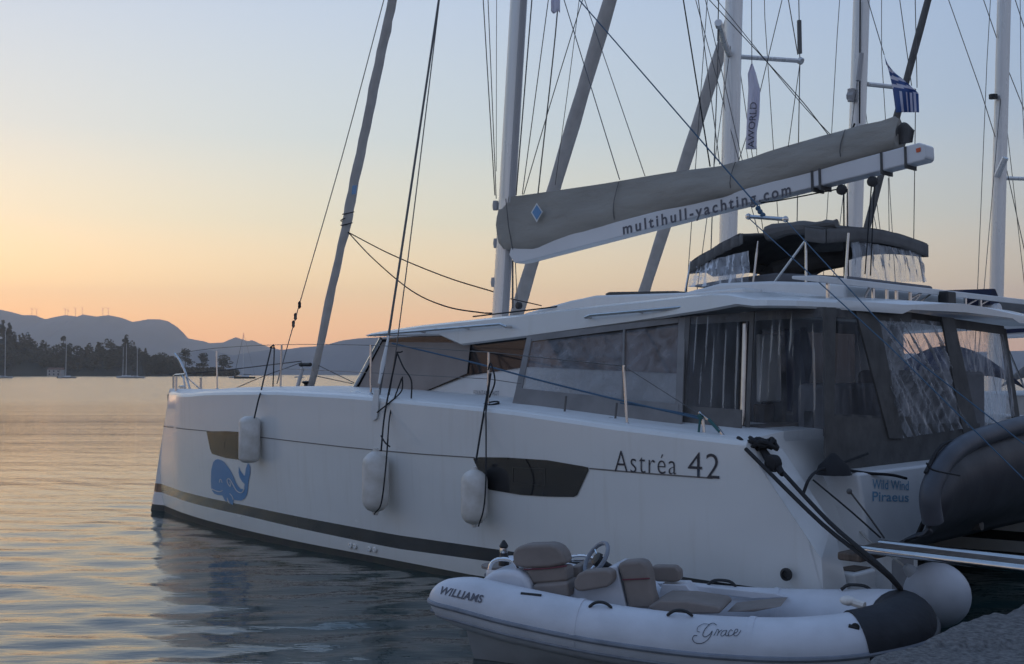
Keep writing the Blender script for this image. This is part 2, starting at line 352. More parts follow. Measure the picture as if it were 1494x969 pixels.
def leaf_quads(mb, c, rx, rz, n, size, mi=0):
    for _ in range(n):
        d = Vector((random.gauss(0, 1), random.gauss(0, 1), random.gauss(0, 1))).normalized() * random.uniform(.55, 1) ** .5
        p = Vector(c) + Vector((d.x * rx, d.y * rx, d.z * rz)); s = size * random.uniform(.6, 1.3)
        q = Vector((random.gauss(0, 1), random.gauss(0, 1), random.gauss(0, 1))).normalized().to_track_quat('Z', 'Y')
        mb.add([p + q @ Vector(v) for v in ((-s, -s * .6, 0), (s, -s * .5, 0), (s * .8, s * .6, 0), (-s * .7, s * .7, 0))], [(0, 1, 2, 3)], mi)
mb = MB()
for i in range(860):
    px = random.uniform(-250, 262) if i < 620 else random.uniform(225, 345); Y = D0 + 6 + 110 * random.random() ** 1.2
    top = (HOR - interp(SX, SY, px)) / F * Y + CAMZ; g = gz(px, Y)
    hh = random.uniform(7, 13); zt = min(g + hh, top - abs(random.gauss(0, .7)))
    if i >= 620: zt = random.uniform(5.5, 9.5) * (1 if px < 325 else .75); Y = D0 + 8 + 30 * random.random()
    if zt < 4: continue
    x = (px - CX) / F * Y; rz = min(hh * .42, zt * .45); rx = random.uniform(2.2, 4.2)
    leaf_quads(mb, (x, Y, zt - rz), rx, rz, 46, .95)
tag(mb.build('woodland', M['leaf'], smooth=0), 'dark mass of trees covering the low headland across the bay', 'woodland', kind='stuff')
def tree(name, label, px, pbase, ptop, Y, w, kind, grp='single trees on the headland'):
    e = bpy.data.objects.new(name, None); COL.objects.link(e)
    b = at(px, pbase, Y); t = at(px, ptop, Y); e.location = b; H = t.z - b.z; W_ = w / F * Y
    tag(e, label, 'tree', grp)
    tk = MB(); tk.tube([(0, 0, -1), (.1, 0, H * .4), (0, 0, H * .8)], [.45, .34, .12], 7)
    for k in range(5):
        a = k * 1.3; tk.tube([(0, 0, H * (.35 + .07 * k)), (math.cos(a) * W_ * .33, math.sin(a) * W_ * .3, H * (.55 + .07 * k))], [.2, .07], 5)
    tk.build('trunk', M['bark'], e)
    cr = MB()
    if kind == 'cypress':
        for k in range(9):
            z = H * (.12 + .1 * k); leaf_quads(cr, (0, 0, z), W_ * .5 * math.sin(math.pi * min(.95, .25 + .085 * k)) + .2, H * .08, 55, .6)
    else:
        lo = .5 if kind == 'pine' else .3
        for k in range(15):
            a = random.uniform(0, 6.28); rr = random.uniform(0, .36) * W_; z = random.uniform(lo, .92) * H
            leaf_quads(cr, (math.cos(a) * rr, math.sin(a) * rr, z - H * .04 * (rr / W_) * 8), W_ * random.uniform(.12, .22), H * random.uniform(.05, .1), 42, .62)
        leaf_quads(cr, (0, 0, H * .88), W_ * .22, H * .1, 70, .6)
    cr.build('crown', M['leaf2'] if kind == 'pine' else M['leaf'], e, smooth=0)
tree('umbrella_pine', 'tall rounded pine nearest the end of the wooded mass, left of two shorter pines', 270, 548, 507, 1080, 28, 'pine')
tree('umbrella_pine', 'middle one of three spreading pines at the tip of the headland', 297, 548, 514, 1080, 28, 'pine')
tree('umbrella_pine', 'last spreading pine at the right tip of the headland, before the hills', 326, 548, 517, 1080, 30, 'pine')
tree('broadleaf_tree', 'broad rounded tree right of the cypress and left of the pines', 236, 548, 513, 1085, 32, 'round')
tree('cypress_tree', 'narrow pointed cypress rising between the sailboat masts and the broad tree', 212, 548, 508, 1085, 9, 'cypress')
tree('broadleaf_tree', 'domed tree standing above the white house on the shore', 92, 530, 489, 1150, 18, 'round')
tree('pine_tree', 'tall ragged tree behind the two moored masts', 184, 530, 487, 1120, 13, 'pine')
tree('pine_tree', 'highest tree on the headland, at the left edge of the view', 4, 500, 466, 1190, 10, 'pine')
tree('pine_tree', 'small dark tree standing up beside the highest one on the hilltop', 13, 500, 470, 1190, 8, 'pine')
# house on the shore
hf = Fr(*((at(79, 545, 1060)).xy), 0); e = hf.empty('shore_house'); tag(e, 'white two-storey house with small windows at the waterside under the trees', 'house')
mb = MB(); mb.box(-6.6, 6.6, 0, 8, -1, 6.2); mb.build('wall', M['wall'], e)
mb = MB(); mb.loft([[(-7, -.4, 6.2), (-7, 4, 8), (-7, 8.4, 6.2)], [(7, -.4, 6.2), (7, 4, 8), (7, 8.4, 6.2)]]); mb.build('roof', M['tile'], e)
for k in range(3):
    for z in (1.2, 4):
        mb = MB(); mb.box(-5 + k * 4, -3.8 + k * 4, -.08, .1, z, z + 1.4); mb.build('window', M['glass'], e)
# wind turbines
tn = ['farthest left wind turbine on the mountain crest', 'second wind turbine from the left, low in the saddle', 'first wind turbine of the middle cluster, above the shore house', 'small wind turbine just right of the first in the middle cluster', 'wind turbine in the middle of the middle cluster', 'wind turbine on the rounded top, last of the middle cluster', 'left turbine of the right-hand pair on the crest', 'right turbine of the right-hand pair on the crest']
for lb, px, pb, ptp in zip(tn, (46.5, 53.5, 95, 99, 110, 120, 150, 158), (459, 463, 460, 461, 460.5, 458.5, 461, 460), (450, 451.5, 450.5, 452, 450, 449.5, 450, 450.5)):
    b = at(px, pb + 1, 6000); t = at(px, ptp, 6000); e = bpy.data.objects.new('wind_turbine', None); COL.objects.link(e); e.location = b; H = t.z - b.z
    tag(e, lb, 'wind turbine', 'wind turbines on the far ridge')
    mb = MB(); mb.tube([(0, 0, -4), (0, 0, H)], [1.1, .7], 8); mb.build('tower', M['turb'], e)
    for k in range(3):
        a = 2.09 * k + px; mb = MB(); mb.tube([(0, -1.5, H), (math.sin(a) * H * .42, -1.5, H + math.cos(a) * H * .42)], [.7, .25], 5); mb.build('blade', M['turb'], e)
# boats at anchor
def small_boat(label, px, pw, L0, H0, Y, ang, name='anchored_sailboat', cat='sailboat', color=None, grp='boats at anchor across the bay', mast=True, cabin=True):
    L = L0 * 1.2; H = H0 * 1.2; p = at(px, pw, Y); e = bpy.data.objects.new(name, None); COL.objects.link(e); e.location = (p.x, Y, 0); e.rotation_euler = (0, 0, R(ang)); tag(e, label, cat, grp)
    mb = MB(); rings = []
    for k in range(13):
        t = k / 12; w = L * .15 * (1 - (max(0, t - .45) / .55) ** 2.2) * (.82 + .18 * min(1, t * 3)) + .02; z1 = L * .085 * (1 + .35 * t * t)
        x = -L / 2 + L * t; rings.append([(x, -w, z1), (x, -w * .8, .2), (x, 0, -.4), (x, w * .8, .2), (x, w, z1)])
    mb.loft(rings); mb.build('hull', color or M['gel2'], e, smooth=50)
    if cabin:
        mb = MB(); mb.loft([[(x, -w, L * .08), (x, -w * .8, z), (x, w * .8, z), (x, w, L * .08)] for x, w, z in ((-L * .2, L * .09, L * .1), (-L * .18, L * .09, L * .15), (L * .1, L * .08, L * .14), (L * .22, L * .05, L * .105))]); mb.build('cabin', M['gel2'], e)
        mb = MB(); mb.box(-L * .12, L * .06, -L * .095, -L * .07, L * .112, L * .13); mb.build('window', M['glass'], e)
    if mast:
        mb = MB(); mb.tube([(L * .08, 0, L * .1), (L * .07, 0, H)], [.16, .11], 8); mb.build('mast', M['boomm'], e)
        mb = MB(); mb.tube([(L * .07, 0, L * .2), (-L * .3, 0, L * .19)], [.2, .14], 8); mb.build('boom', M['dgrey'], e)
        mb = MB(); mb.tube([(L * .49, 0, L * .11), (L * .07, 0, H * .97)], [.12, .06], 6); mb.tube([(-L * .49, 0, L * .1), (L * .07, 0, H)], .03, 4); mb.build('rigging', M['wire'], e)
    return e
small_boat('sailboat cut by the left edge of the view, under the highest trees', 5, 551, 7.5, 20.5, 600, 25)
small_boat('lone sailboat anchored right in front of the shore house', 98, 553, 7.4, 16.5, 600, 205)
small_boat('sailboat with the tallest mast of the close group of three', 186, 552, 8, 15.5, 620, 190)
small_boat('left sailboat of the close group of three moored side by side', 181, 551, 8, 14.8, 660, 170)
small_boat('right sailboat of the close group of three, its hull nearest', 198, 552, 7.4, 14.2, 600, 15)
small_boat('sailboat beyond the bow pulpit with one thin mast against the hills', 357, 554, 8.5, 18.5, 560, 195, color=M['dgrey'])
small_boat('small white motorboat left of the dark-hulled sailboat beyond the bow', 342, 551, 5.5, 0, 640, 180, 'motorboat', 'motorboat', mast=False)
small_boat('tiny white motorboat seen through the bow rigging near the furled sail', 436, 552, 5, 0, 700, 170, 'motorboat', 'motorboat', mast=False)
mb = MB(); p = at(84, 552, 600); mb.ball((p.x, 600, .4), .5); tag(mb.build('mooring_buoy', M['black']), 'small dark mooring buoy beside the lone anchored sailboat', 'buoy')

# haze
mb = MB(); mb.box(-7000, 7000, -60, 7100, -4, 520)
hz = mb.build('haze', M['gel'], smooth=0); hm = bpy.data.materials.new('haze air'); hm.use_nodes = True; t = hm.node_tree; t.nodes.clear()
pv = N(t, 'ShaderNodeVolumePrincipled'); pv.inputs['Density'].default_value = 1.6e-4; pv.inputs['Color'].default_value = (.86, .9, .98, 1); pv.inputs['Anisotropy'].default_value = .7
t.links.new(pv.outputs[0], N(t, 'ShaderNodeOutputMaterial').inputs['Volume']); hz.data.materials[0] = hm; tag(hz, 'thin evening haze over the bay', 'haze', kind='stuff')

# ================================================================== CATAMARAN
CF = Fr(-6.2, 18.5, R(-45))
cat = CF.empty('catamaran'); tag(cat, 'large white cruising catamaran moored stern to the quay with grey sail bag', 'catamaran')
VC = 3.5
st_top = CF.pl(243, 590, .86); st_bot = CF.pl(220, 747, .86)
def stem_u(z): return st_bot.x + (st_top.x - st_bot.x) * max(-.2, min(1.1, (z - st_bot.z) / (st_top.z - st_bot.z)))
U0 = stem_u(0)
def dside(u): return .80 * (max(0, 5.2 - u) / (5.2 - U0)) ** 2.2
def vside(u, z):
    fl = .10 + .10 * max(0, min(1, (5 - u) / 5)); return dside(u) + fl * (1 - max(0, min(1, z / 1.7))) ** 1.6
def hp(px, py, off=0):
    v = 0
    for _ in range(25): p = CF.pl(px, py, v); v = v * .4 + .6 * vside(p.x, p.z)
    p = CF.pl(px, py, v - off); return p
def hline(pts): q = [hp(*p) for p in pts]; return [p.x for p in q], [p.z for p in q]
SHU, SHZ = hline([(262, 577), (300, 574.5), (400, 573.5), (500, 579), (560, 584), (735, 601), (900, 625), (1075, 647)])
STT = hline([(240, 709), (361, 738), (575, 780), (741, 804), (1000, 842), (1190, 866)])
STB = hline([(240, 721), (361, 753), (575, 800), (741, 823), (1000, 860), (1190, 884)])
BTT = hline([(240, 738), (361, 774), (575, 817), (700, 841), (1000, 882), (1190, 905)])
KNU = hline([(238, 622), (302, 629), (430, 644), (560, 658), (697, 668), (860, 683), (1045, 698)])
def zsh(u): return interp(SHU, SHZ, u)
print('SHEER', [(round(a, 2), round(b, 2)) for a, b in zip(SHU, SHZ)]); print('STRIPE', STT, STB, BTT)
print('STEM', st_top, st_bot)
cut = [CF.pl(x, y, 0) for x, y in ((1088, 650), (1195, 817), (1196, 866))]
UC = [p.x for p in cut]; ZC = [p.z for p in cut]
print('CUT', cut)
def uend(z): return interp(ZC[::-1], UC[::-1], z)
UL = UC[0]
def hull_mesh(mirror=False):
    mb = MB(); us = [U0 + .0] + [U0 + .05, U0 + .15, U0 + .35] + list(np.arange(math.ceil(U0 * 2) / 2 + .5, 9.7, .4)) + [10.2, 10.9, UL]
    rings = []
    for u in us:
        zs = zsh(u); zb = interp(*BTT, u); z1 = interp(*STB, u); z2 = interp(*STT, u); zk = interp(*KNU, u)
        zs = max(zs, zk + .2)
        k = max(0, min(1, (u - U0) / .35)) ** .5
        nose = .10 * (1 - k)
        zz = [-.5, -.1, zb * .5, zb, z1, z2, (z2 + zk) / 2, zk, (zk + zs) / 2, zs - .02, zs + .015, zs + .04]
        ring = []
        for i, z in enumerate(zz):
            ue = u
            if u > 9.7: ue = 9.7 + (u - 9.7) * (uend(z) - 9.7) / (UL - 9.7)
            su = stem_u(z); ue = su + (ue - U0) * (1 if u > 3 else 1) if u < .3 else ue
            if u >= .3 and u < 2.5: ue = ue + (su - U0) * (2.5 - u) / 2.2
            v = vside(ue if ue > .6 else u, z); vin = 1.75 - v * .98 if u < 5.2 else 1.75 - v
            vm = (v + vin) / 2
            v = vm + (v - vm) * (k * .96 + .04)
            if i == 10: v += .022 * k
            if i == 11: v += .07 * k
            ring.append((ue, v, z))
        w = max(.02, (1.75 - 2 * ring[-1][1])); top = ring[-1]
        inner = []
        ring.append((top[0], top[1] + w * .35, top[2] + .05)); ring.append((top[0], top[1] + w * .75, top[2] + .05))
        for i in range(11, -1, -1):
            x, v, z = ring[i]; inner.append((x, 1.75 - v, z))
        ring += inner
        if mirror: ring = [(x, 2 * VC - v, z) for x, v, z in ring]
        rings.append(ring)
    n = len(rings[0]); 
    mats = []
    vs = [p for r in rings for p in r]; 
    for i in range(len(rings) - 1):
        for j in range(n - 1):
            jj_ = j if j < 12 else (n - 2 - j)
            mi = 2 if jj_ <= 2 else (0 if jj_ == 3 else (1 if jj_ == 4 else 0))
            if 11 <= j <= n - 13: mi = 3
            a = i * n + j; mb.f.append((a, a + 1, a + 1 + n, a + n)); mb.m.append(mi)
    mb.v = vs
    mb.f.append(tuple(range(n - 1, -1, -1))); mb.m.append(0); mb.f.append(tuple(range((len(rings) - 1) * n, len(rings) * n))); mb.m.append(0)
    return mb
near_hull = hull_mesh().build('hull', [M['gel'], M['stripe'], M['antif'], M['gel2']], cat, smooth=28)
from mathutils.bvhtree import BVHTree
BV = BVHTree.FromPolygons([v.co.copy() for v in near_hull.data.vertices], [tuple(p.vertices) for p in near_hull.data.polygons])
hp_old = hp
def hp(px, py, off=0):                       # point on the real hull surface
    rd = CF.ray(px, py); o_ = CF.loc(Vector((0, 0, CAMZ))); d_ = Vector((rd.dot(CF.X), rd.dot(CF.Y), rd.z)).normalized()
    q, nn, i_, ds = BV.ray_cast(o_, d_)
    if q is None: return hp_old(px, py, off)
    if nn.dot(d_) > 0: nn = -nn
    return q + nn * off
hull_mesh(True).build('hull', [M['gel'], M['stripe'], M['antif'], M['gel2']], cat, smooth=28)

def patch(pts_px, mapf, inv_planar, name, m, parent, off=.006, step=.12, bevel=0):
    """a flat sticker / pane: the pixel outline cut fine and laid on a surface"""
    bm = bmesh.new(); vs = [bm.verts.new((x, y, 0)) for x, y in pts_px]; bm.faces.new(vs)
    xs = [p[0] for p in pts_px]; ys = [p[1] for p in pts_px]
    k = min(xs) + step
    while k < max(xs):
        bmesh.ops.bisect_plane(bm, geom=bm.verts[:] + bm.edges[:] + bm.faces[:], plane_co=(k, 0, 0), plane_no=(1, 0, 0)); k += step
    k = min(ys) + step
    while k < max(ys):
        bmesh.ops.bisect_plane(bm, geom=bm.verts[:] + bm.edges[:] + bm.faces[:], plane_co=(0, k, 0), plane_no=(0, 1, 0)); k += step
    bmesh.ops.triangulate(bm, faces=[f for f in bm.faces if len(f.verts) > 4])
    for v in bm.verts: v.co = mapf(v.co.x, v.co.y, off)
    me = bpy.data.meshes.new(name); bm.to_mesh(me); bm.free(); me.materials.append(m); me.shade_smooth()
    o = bpy.data.objects.new(name, me); COL.objects.link(o)
    if parent: o.parent = parent
    return o
def text_on(body, quad, mapf, name, m, parent, off=.008, bold=0, shear=0, space=1.0):
    cu = bpy.data.curves.new('txt', 'FONT'); cu.body = body; cu.offset = bold; cu.shear = shear; cu.space_character = space; cu.resolution_u = 4
    o = bpy.data.objects.new('txt', cu); COL.objects.link(o); bpy.context.view_layer.update()
    me = bpy.data.meshes.new_from_object(o.evaluated_get(bpy.context.evaluated_depsgraph_get())); bpy.data.objects.remove(o)
    xs = [v.co.x for v in me.vertices]; ys = [v.co.y for v in me.vertices]
    bm = bmesh.new(); bm.from_mesh(me)
    x0, x1 = min(xs), max(xs); y0, y1 = 0.0, max(ys)
    BL, BR, TR, TL = quad
    for v in bm.verts:
        a = (v.co.x - x0) / (x1 - x0); b = (v.co.y - y0) / (y1 - y0)
        px = (BL[0] * (1 - a) + BR[0] * a) * (1 - b) + (TL[0] * (1 - a) + TR[0] * a) * b
        py = (BL[1] * (1 - a) + BR[1] * a) * (1 - b) + (TL[1] * (1 - a) + TR[1] * a) * b
        v.co = mapf(px, py, off)
    bm.to_mesh(me); bm.free(); me.name = name; me.materials.clear(); me.materials.append(m)
    o = bpy.data.objects.new(name, me); COL.objects.link(o); o.parent = parent
    return o
hm_ = lambda x, y, off: hp(x, y, off)
def cpl(v): return lambda x, y, off=0: CF.pl(x, y, v - off)
def strokes(name, lines, mapf, w, m, parent, off=.012):
    for ln in lines:
        mb = MB()
        ww = ln[0] if isinstance(ln[0], (int, float)) else w
        pts = ln[1:] if isinstance(ln[0], (int, float)) else ln
        c_ = curve_pts([(x, y, 0) for x, y in pts], 6)
        for i in range(len(c_) - 1):
            a, b = c_[i], c_[i + 1]; d = (b - a); 
            if d.length < 1e-6: continue
            nrm = Vector((-d.y, d.x, 0)).normalized() * ww / 2; e_ = d.normalized() * ww * .15
            mb.add([mapf(*(a - nrm - e_).xy, off), mapf(*(b - nrm + e_).xy, off), mapf(*(b + nrm + e_).xy, off), mapf(*(a + nrm - e_).xy, off)], [(0, 1, 2, 3)])
        mb.build(name, m, parent, smooth=0)
# moulded line, windows, lettering
mb = MB(); kn = list(zip([238, 270, 302, 340, 430, 500, 560, 620, 697], [622, 626, 629, 633, 644, 652, 658, 663, 668]))
def strip(mb, pts, w, off):
    P = [hp(x, interp([p[0] for p in pts], [p[1] for p in pts], x), off) for x in np.arange(pts[0][0], pts[-1][0], 5)]
    for a, b in zip(P, P[1:]): mb.add([a + Vector((0, 0, w)), b + Vector((0, 0, w)), b - Vector((0, 0, w)), a - Vector((0, 0, w))], [(0, 1, 2, 3)])
strip(mb, kn, .006, .004); mb.build('styling_groove', M['line'], cat, smooth=0); mb = MB(); strip(mb, [(860, 683.5), (900, 687), (960, 692), (1045, 698)], .007, .004); mb.build('styling_groove', M['line'], cat, smooth=0)
win1 = [(302, 629.5), (330, 629), (362, 631), (378, 633), (378, 640), (370, 672), (352, 671), (330, 668), (310, 662), (307, 655)]
patch(win1, hm_, 0, 'hull_window', M['glass'], cat, .008, 8)
win2 = [(691, 669), (700, 667), (740, 667.5), (800, 671.5), (850, 680), (859, 682), (859.5, 686), (843, 722), (838, 725), (800, 724.5), (760, 722), (715, 714.5), (706, 708), (700, 690)]
patch(win2, hm_, 0, 'hull_window', M['glass'], cat, .008, 10)
strokes('window_port', [[.9, (749, 682), (796, 684)], [.9, (796, 684), (796, 708)], [.9, (749, 704), (796, 708)], [.9, (749, 682), (749, 704)]], hm_, 1, M['stripe'], cat, .014)
strokes('window_port', [[1.6, (327, 644), (327, 657)], [.9, (328, 656), (349, 659)], [.9, (328, 644), (349, 646)]], hm_, 1, M['stripe'], cat, .014)
text_on('Astréa', [(897, 688.5), (987, 692.5), (987, 663), (897, 657)], hm_, 'lettering', M['letter'], cat, .006, bold=-.012, space=1.12)
text_on('42', [(1004, 696.5), (1050, 699), (1050, 663), (1004, 658.5)], hm_, 'lettering', M['letter'], cat, .006, bold=-.008, space=1.1)
zx = lambda p: (300 + p[0] / 9.69, 650 + p[1] / 9.69)
wh = [(175, 192), (225, 205), (270, 240), (320, 300), (365, 370), (400, 440), (430, 520), (465, 575), (500, 610), (530, 618), (550, 595), (558, 545), (520, 510), (485, 450), (470, 380), (476, 295), (490, 345), (515, 385), (545, 425), (560, 425), (572, 330), (600, 250), (620, 262), (637, 310), (635, 400), (618, 470), (606, 540), (602, 620), (588, 695), (555, 750), (510, 778), (460, 776), (408, 768), (398, 790), (392, 838), (362, 828), (325, 770), (310, 755), (300, 798), (268, 760), (240, 706), (180, 702), (130, 684), (98, 640), (84, 600), (78, 500), (84, 350), (110, 240), (140, 205)]
patch([zx(p) for p in wh], hm_, 0, 'whale_emblem', M['logob'], cat, .006, 3)
strokes('emblem_line', [[1.5, *map(zx, [(100, 615), (140, 635), (190, 650), (225, 648), (245, 632)])], [1.2, *map(zx, [(205, 522), (208, 485), (225, 480), (240, 522)])],
                         [1.5, *map(zx, [(355, 580), (325, 540), (312, 490), (330, 468), (360, 490), (400, 560), (440, 630), (490, 665), (530, 655), (555, 600)])],
                         [1.3, *map(zx, [(355, 580), (362, 545), (350, 515)])], [1.3, *map(zx, [(350, 680), (385, 720), (398, 765)])], [1.2, *map(zx, [(312, 740), (330, 790), (345, 815)])]], hm_, 1, M['logow'], cat, .010)
for px, py in ((512, 796), (519, 797), (540, 801), (548, 802)):
    c0 = hp(px, py, .005); mb = MB(); mb.lathe(c0 + Vector((0, .0, 0)), [(.034, 0), (.034, .015), (.02, .02), (.012, .012)], 14, Vector((0, -1, 0))); mb.build('skin_fitting', M['gel'], cat)
mb = MB(); c0 = CF.pl(1148, 838, -.01); mb.lathe(c0, [(.055, 0), (.055, .02), (.035, .024), (.03, .006)], 18, Vector((0, -1, 0))); mb.build('exhaust_outlet', M['black'], cat)

# stern: bevel face and steps of the near hull, and the far one mirrored
def stern(mir):
    f = (lambda p: Vector((p[0], 2 * VC - p[1], p[2]))) if mir else (lambda p: Vector(p))
    A = [Vector((p.x, vside(p.x, p.z), p.z)) for p in cut]; A.append(Vector((UC[2], vside(UC[2], -.4), -.4)))
    B_ = [CF.pl(x, y, .32) for x, y in ((1112, 654), (1215, 772), (1250, 820), (1252, 868))]
    B_ = [CF.pl(1136, 655, .4), CF.pl(1212, 770, .4), CF.pl(1232, 862, .3)]; B_.append(Vector((B_[2].x, .3, -.4)))
    A0 = A
    mb = MB(); mb.add([f(p) for p in A0 + B_], [(0, 4, 5, 1), (1, 5, 6, 2), (2, 6, 7, 3)])
    Ai = [Vector((p.x - .4, p.y + .012, p.z)) for p in A0]; Aj = [Vector((p.x, p.y + .004, p.z)) for p in A0]; mb.add([f(p) for p in Ai + Aj], [(0, 4, 5, 1), (1, 5, 6, 2), (2, 6, 7, 3)])
    Ci = [Vector((p.x, p.y + .06, p.z)) for p in B_]
    mb.add([f(p) for p in B_ + Ci], [(0, 4, 5, 1), (1, 5, 6, 2), (2, 6, 7, 3)])
    Cj = [Vector((UC[0] - .3, .46, p.z)) for p in B_]
    mb.add([f(p) for p in Ci + Cj], [(0, 4, 5, 1), (1, 5, 6, 2), (2, 6, 7, 3)])
    mb.add([f(A[0]), f(B_[0]), f(Ci[0]), f(Vector((UC[0] - .35, .46, A[0].z + .04))), f(Vector((UC[0] - .35, .02, A[0].z + .04)))], [(0, 1, 2, 3, 4)])
    mb.build('transom_wing', M['gel'], cat, smooth=25)
    mb = MB()
    for x1, zt in ((UL + .2, 1.12), (UL + .5, .85), (UL + .8, .58), (UL + 1.08, .32)):
        mb.add([f(p) for p in ((10.8, .44, -.3), (x1, .44, -.3), (x1, 0.84, -.3), (10.8, 0.84, -.3), (10.8, .44, zt), (x1, .44, zt), (x1, 0.84, zt), (10.8, 0.84, zt))],
               [(0, 3, 2, 1), (4, 5, 6, 7), (0, 1, 5, 4), (1, 2, 6, 5), (2, 3, 7, 6), (3, 0, 4, 7)])
    mb.build('transom_steps', M['gel2'], cat, bevel=.03)
    mb = MB()
    for x0, x1, zt in ((UL + .23, UL + .46, .853), (UL + .54, UL + .76, .583), (UL + .86, UL + 1.04, .323)):
        ya, yb = .52, .80; p, q = f((x0, ya, zt)), f((x1, yb, zt)); mb.box(p.x, q.x, min(p.y, q.y), max(p.y, q.y), zt, zt + .008)
    mb.build('teak_tread', M['wood'], cat)
stern(False); stern(True)
# transom bench carrying the home port
mb = MB()
BU = 12.42; pts = [(11.72, .72), (BU, .72), (BU - .05, 1.1), (BU - .10, 1.41), (11.80, 1.41)]
mb.prism([(u, .86, z) for u, z in pts], [(u, 6.14, z) for u, z in pts]); mb.build('transom_bench', M['gel2'], cat, bevel=.035, seg=3)
mb = MB(); mb.box(11.7, BU + .05, .98, 1.72, -.3, .74); mb.build('transom_column', M['gel2'], cat, bevel=.05)
mb = MB(); mb.box(BU + .02, BU + .056, 1.16, 1.60, .12, .62); mb.build('column_recess', M['inter'], cat, bevel=.02)
def axm(x, y, off=0):
    u = BU
    for _ in range(6): p = CF.plx(x, y, u); u = interp([.72, 1.1, 1.41], [BU, BU - .05, BU - .10], p.z) + .004
    return p
text_on('Wild Wind', [(1273, 713), (1326, 715), (1326, 702), (1273, 699)], axm, 'lettering', M['letterb'], cat, .03, bold=.01)
text_on('Piraeus', [(1273, 731), (1326, 732), (1326, 719), (1273, 717)], axm, 'lettering', M['letterb'], cat, .03, bold=.01)
mb = MB(); mb.box(3.2, 11.7, 1.5, 5.5, .78, 1.34); mb.box(3.2, 11.7, 1.5, 5.5, .80, 1.2); mb.build('bridge_deck', M['gel2'], cat, bevel=.05)
mb = MB(); mb.box(3.4, UL - .1, .35, 6.65, 1.36, 1.5); mb.build('side_deck', M['gel2'], cat, bevel=.03)

# roof
zbU, zbZ = zip(*[(p.x, p.z) for p in (CF.pl(x, y, .85) for x, y in ((533, 491), (640, 490), (672, 504), (770, 492), (985, 463), (1050, 455), (1095, 448)))])
ztU, ztZ = zip(*[(p.x, p.z) for p in (CF.pl(x, y, .85) for x, y in ((533, 486), (600, 475), (765, 457), (900, 441), (1090, 424)))])
print('ROOF', zbU, zbZ, ztU, ztZ)
def ve(u): return interp([0, 9.8, 11.2, 11.6, 11.85, 12.05, 12.13, 12.17], [.85, .85, .6, .5, .6, .95, 1.4, 2.0], u)
def crown_z(u): return interp([3.8, 4.8, 7, 9, 12.2], [.02, .06, .06, .05, .05], u)
rings = []
us = sorted(set(list(np.arange(zbU[0], 11.8, .35)) + list(zbU) + [11.2, 11.6, 11.75, 11.85, 11.95, 12.05, 12.1, 12.15, 12.17]))
for u in us:
    e_ = ve(u); zb = interp(zbU, zbZ, u); zt = interp(ztU, ztZ, u)
    if u > zbU[-1]: zb = interp([zbU[-1], 11.4, 12.2], [zbZ[-1], 2.92, 2.89], u)
    if u > ztU[-1] - .2: zt = min(zt, interp([ztU[-1] - .2, 11.4, 12.2], [ztZ[-1], 3.03, 2.98], u))
    cz = crown_z(u); half = []
    half = [(e_ + .04, zb), (e_, zb + .02), (e_ + .02, zt - .03), (e_ + .10, zt), (e_ + 1.0, zt + cz), (VC, zt + cz * 1.4)]
    under = [(e_ + .25, zb + .05), (VC, zb + .07)]
    ring = [(u, v, z) for v, z in half] + [(u, 2 * VC - v, z) for v, z in half[-2::-1]] + [(u, 2 * VC - v, z) for v, z in under[:1]] + [(u, v, z) for v, z in under[::-1]]
    rings.append(ring)
mb = MB(); mb.loft(rings); mb.build('hardtop', M['gel'], cat, smooth=22)
# raised centre of the roof / flybridge moulding
def prism_v(px_list, v0, v1, name, m, bevel=.02, parent=None, seg=2):
    P = [CF.pl(x, y, v0) for x, y in px_list]; mb = MB(); mb.prism(P, [(p.x, v1, p.z) for p in P]); return mb.build(name, m, parent or cat, bevel=bevel, seg=seg)
prism_v([(745, 470), (765, 457), (830, 439), (868, 431), (1000, 427), (1085, 419), (1085, 460), (900, 470)], 1.75, 5.25, 'flybridge_moulding', M['gel'], .03)
prism_v([(985, 430), (1050, 413), (1120, 410), (1235, 413), (1235, 440), (1000, 440)], 2.1, 5.0, 'flybridge_coaming', M['gel2'], .04)
prism_v([(882, 429), (888, 426), (985, 424.5), (990, 428), (985, 432), (885, 432)], 2.3, 3.2, 'roof_hatch_cover', M['dgrey'], .01)
prism_v([(1000, 418), (1048, 409), (1130, 398), (1240, 403), (1240, 414), (1120, 412), (1050, 416)], 2.6, 4.6, 'flybridge_seat', M['cush'], .04)
for pts in ([(540, 489), (560, 487), (730, 473), (738, 477)], [(854, 463), (862, 460), (1088, 440), (1096, 444)]):
    P = [CF.pl(x, y, .76) for x, y in pts]; mb = MB(); mb.tube([(P[0].x, .85, P[0].z)] + P + [(P[-1].x, .85, P[-1].z)], .017, 8)
    for t in (.33, .7):
        c0 = P[1].lerp(P[2], t); mb.tube([c0, (c0.x, .87, c0.z - .02)], .014, 6)
    mb.build('grab_rail', M['steel'], cat)
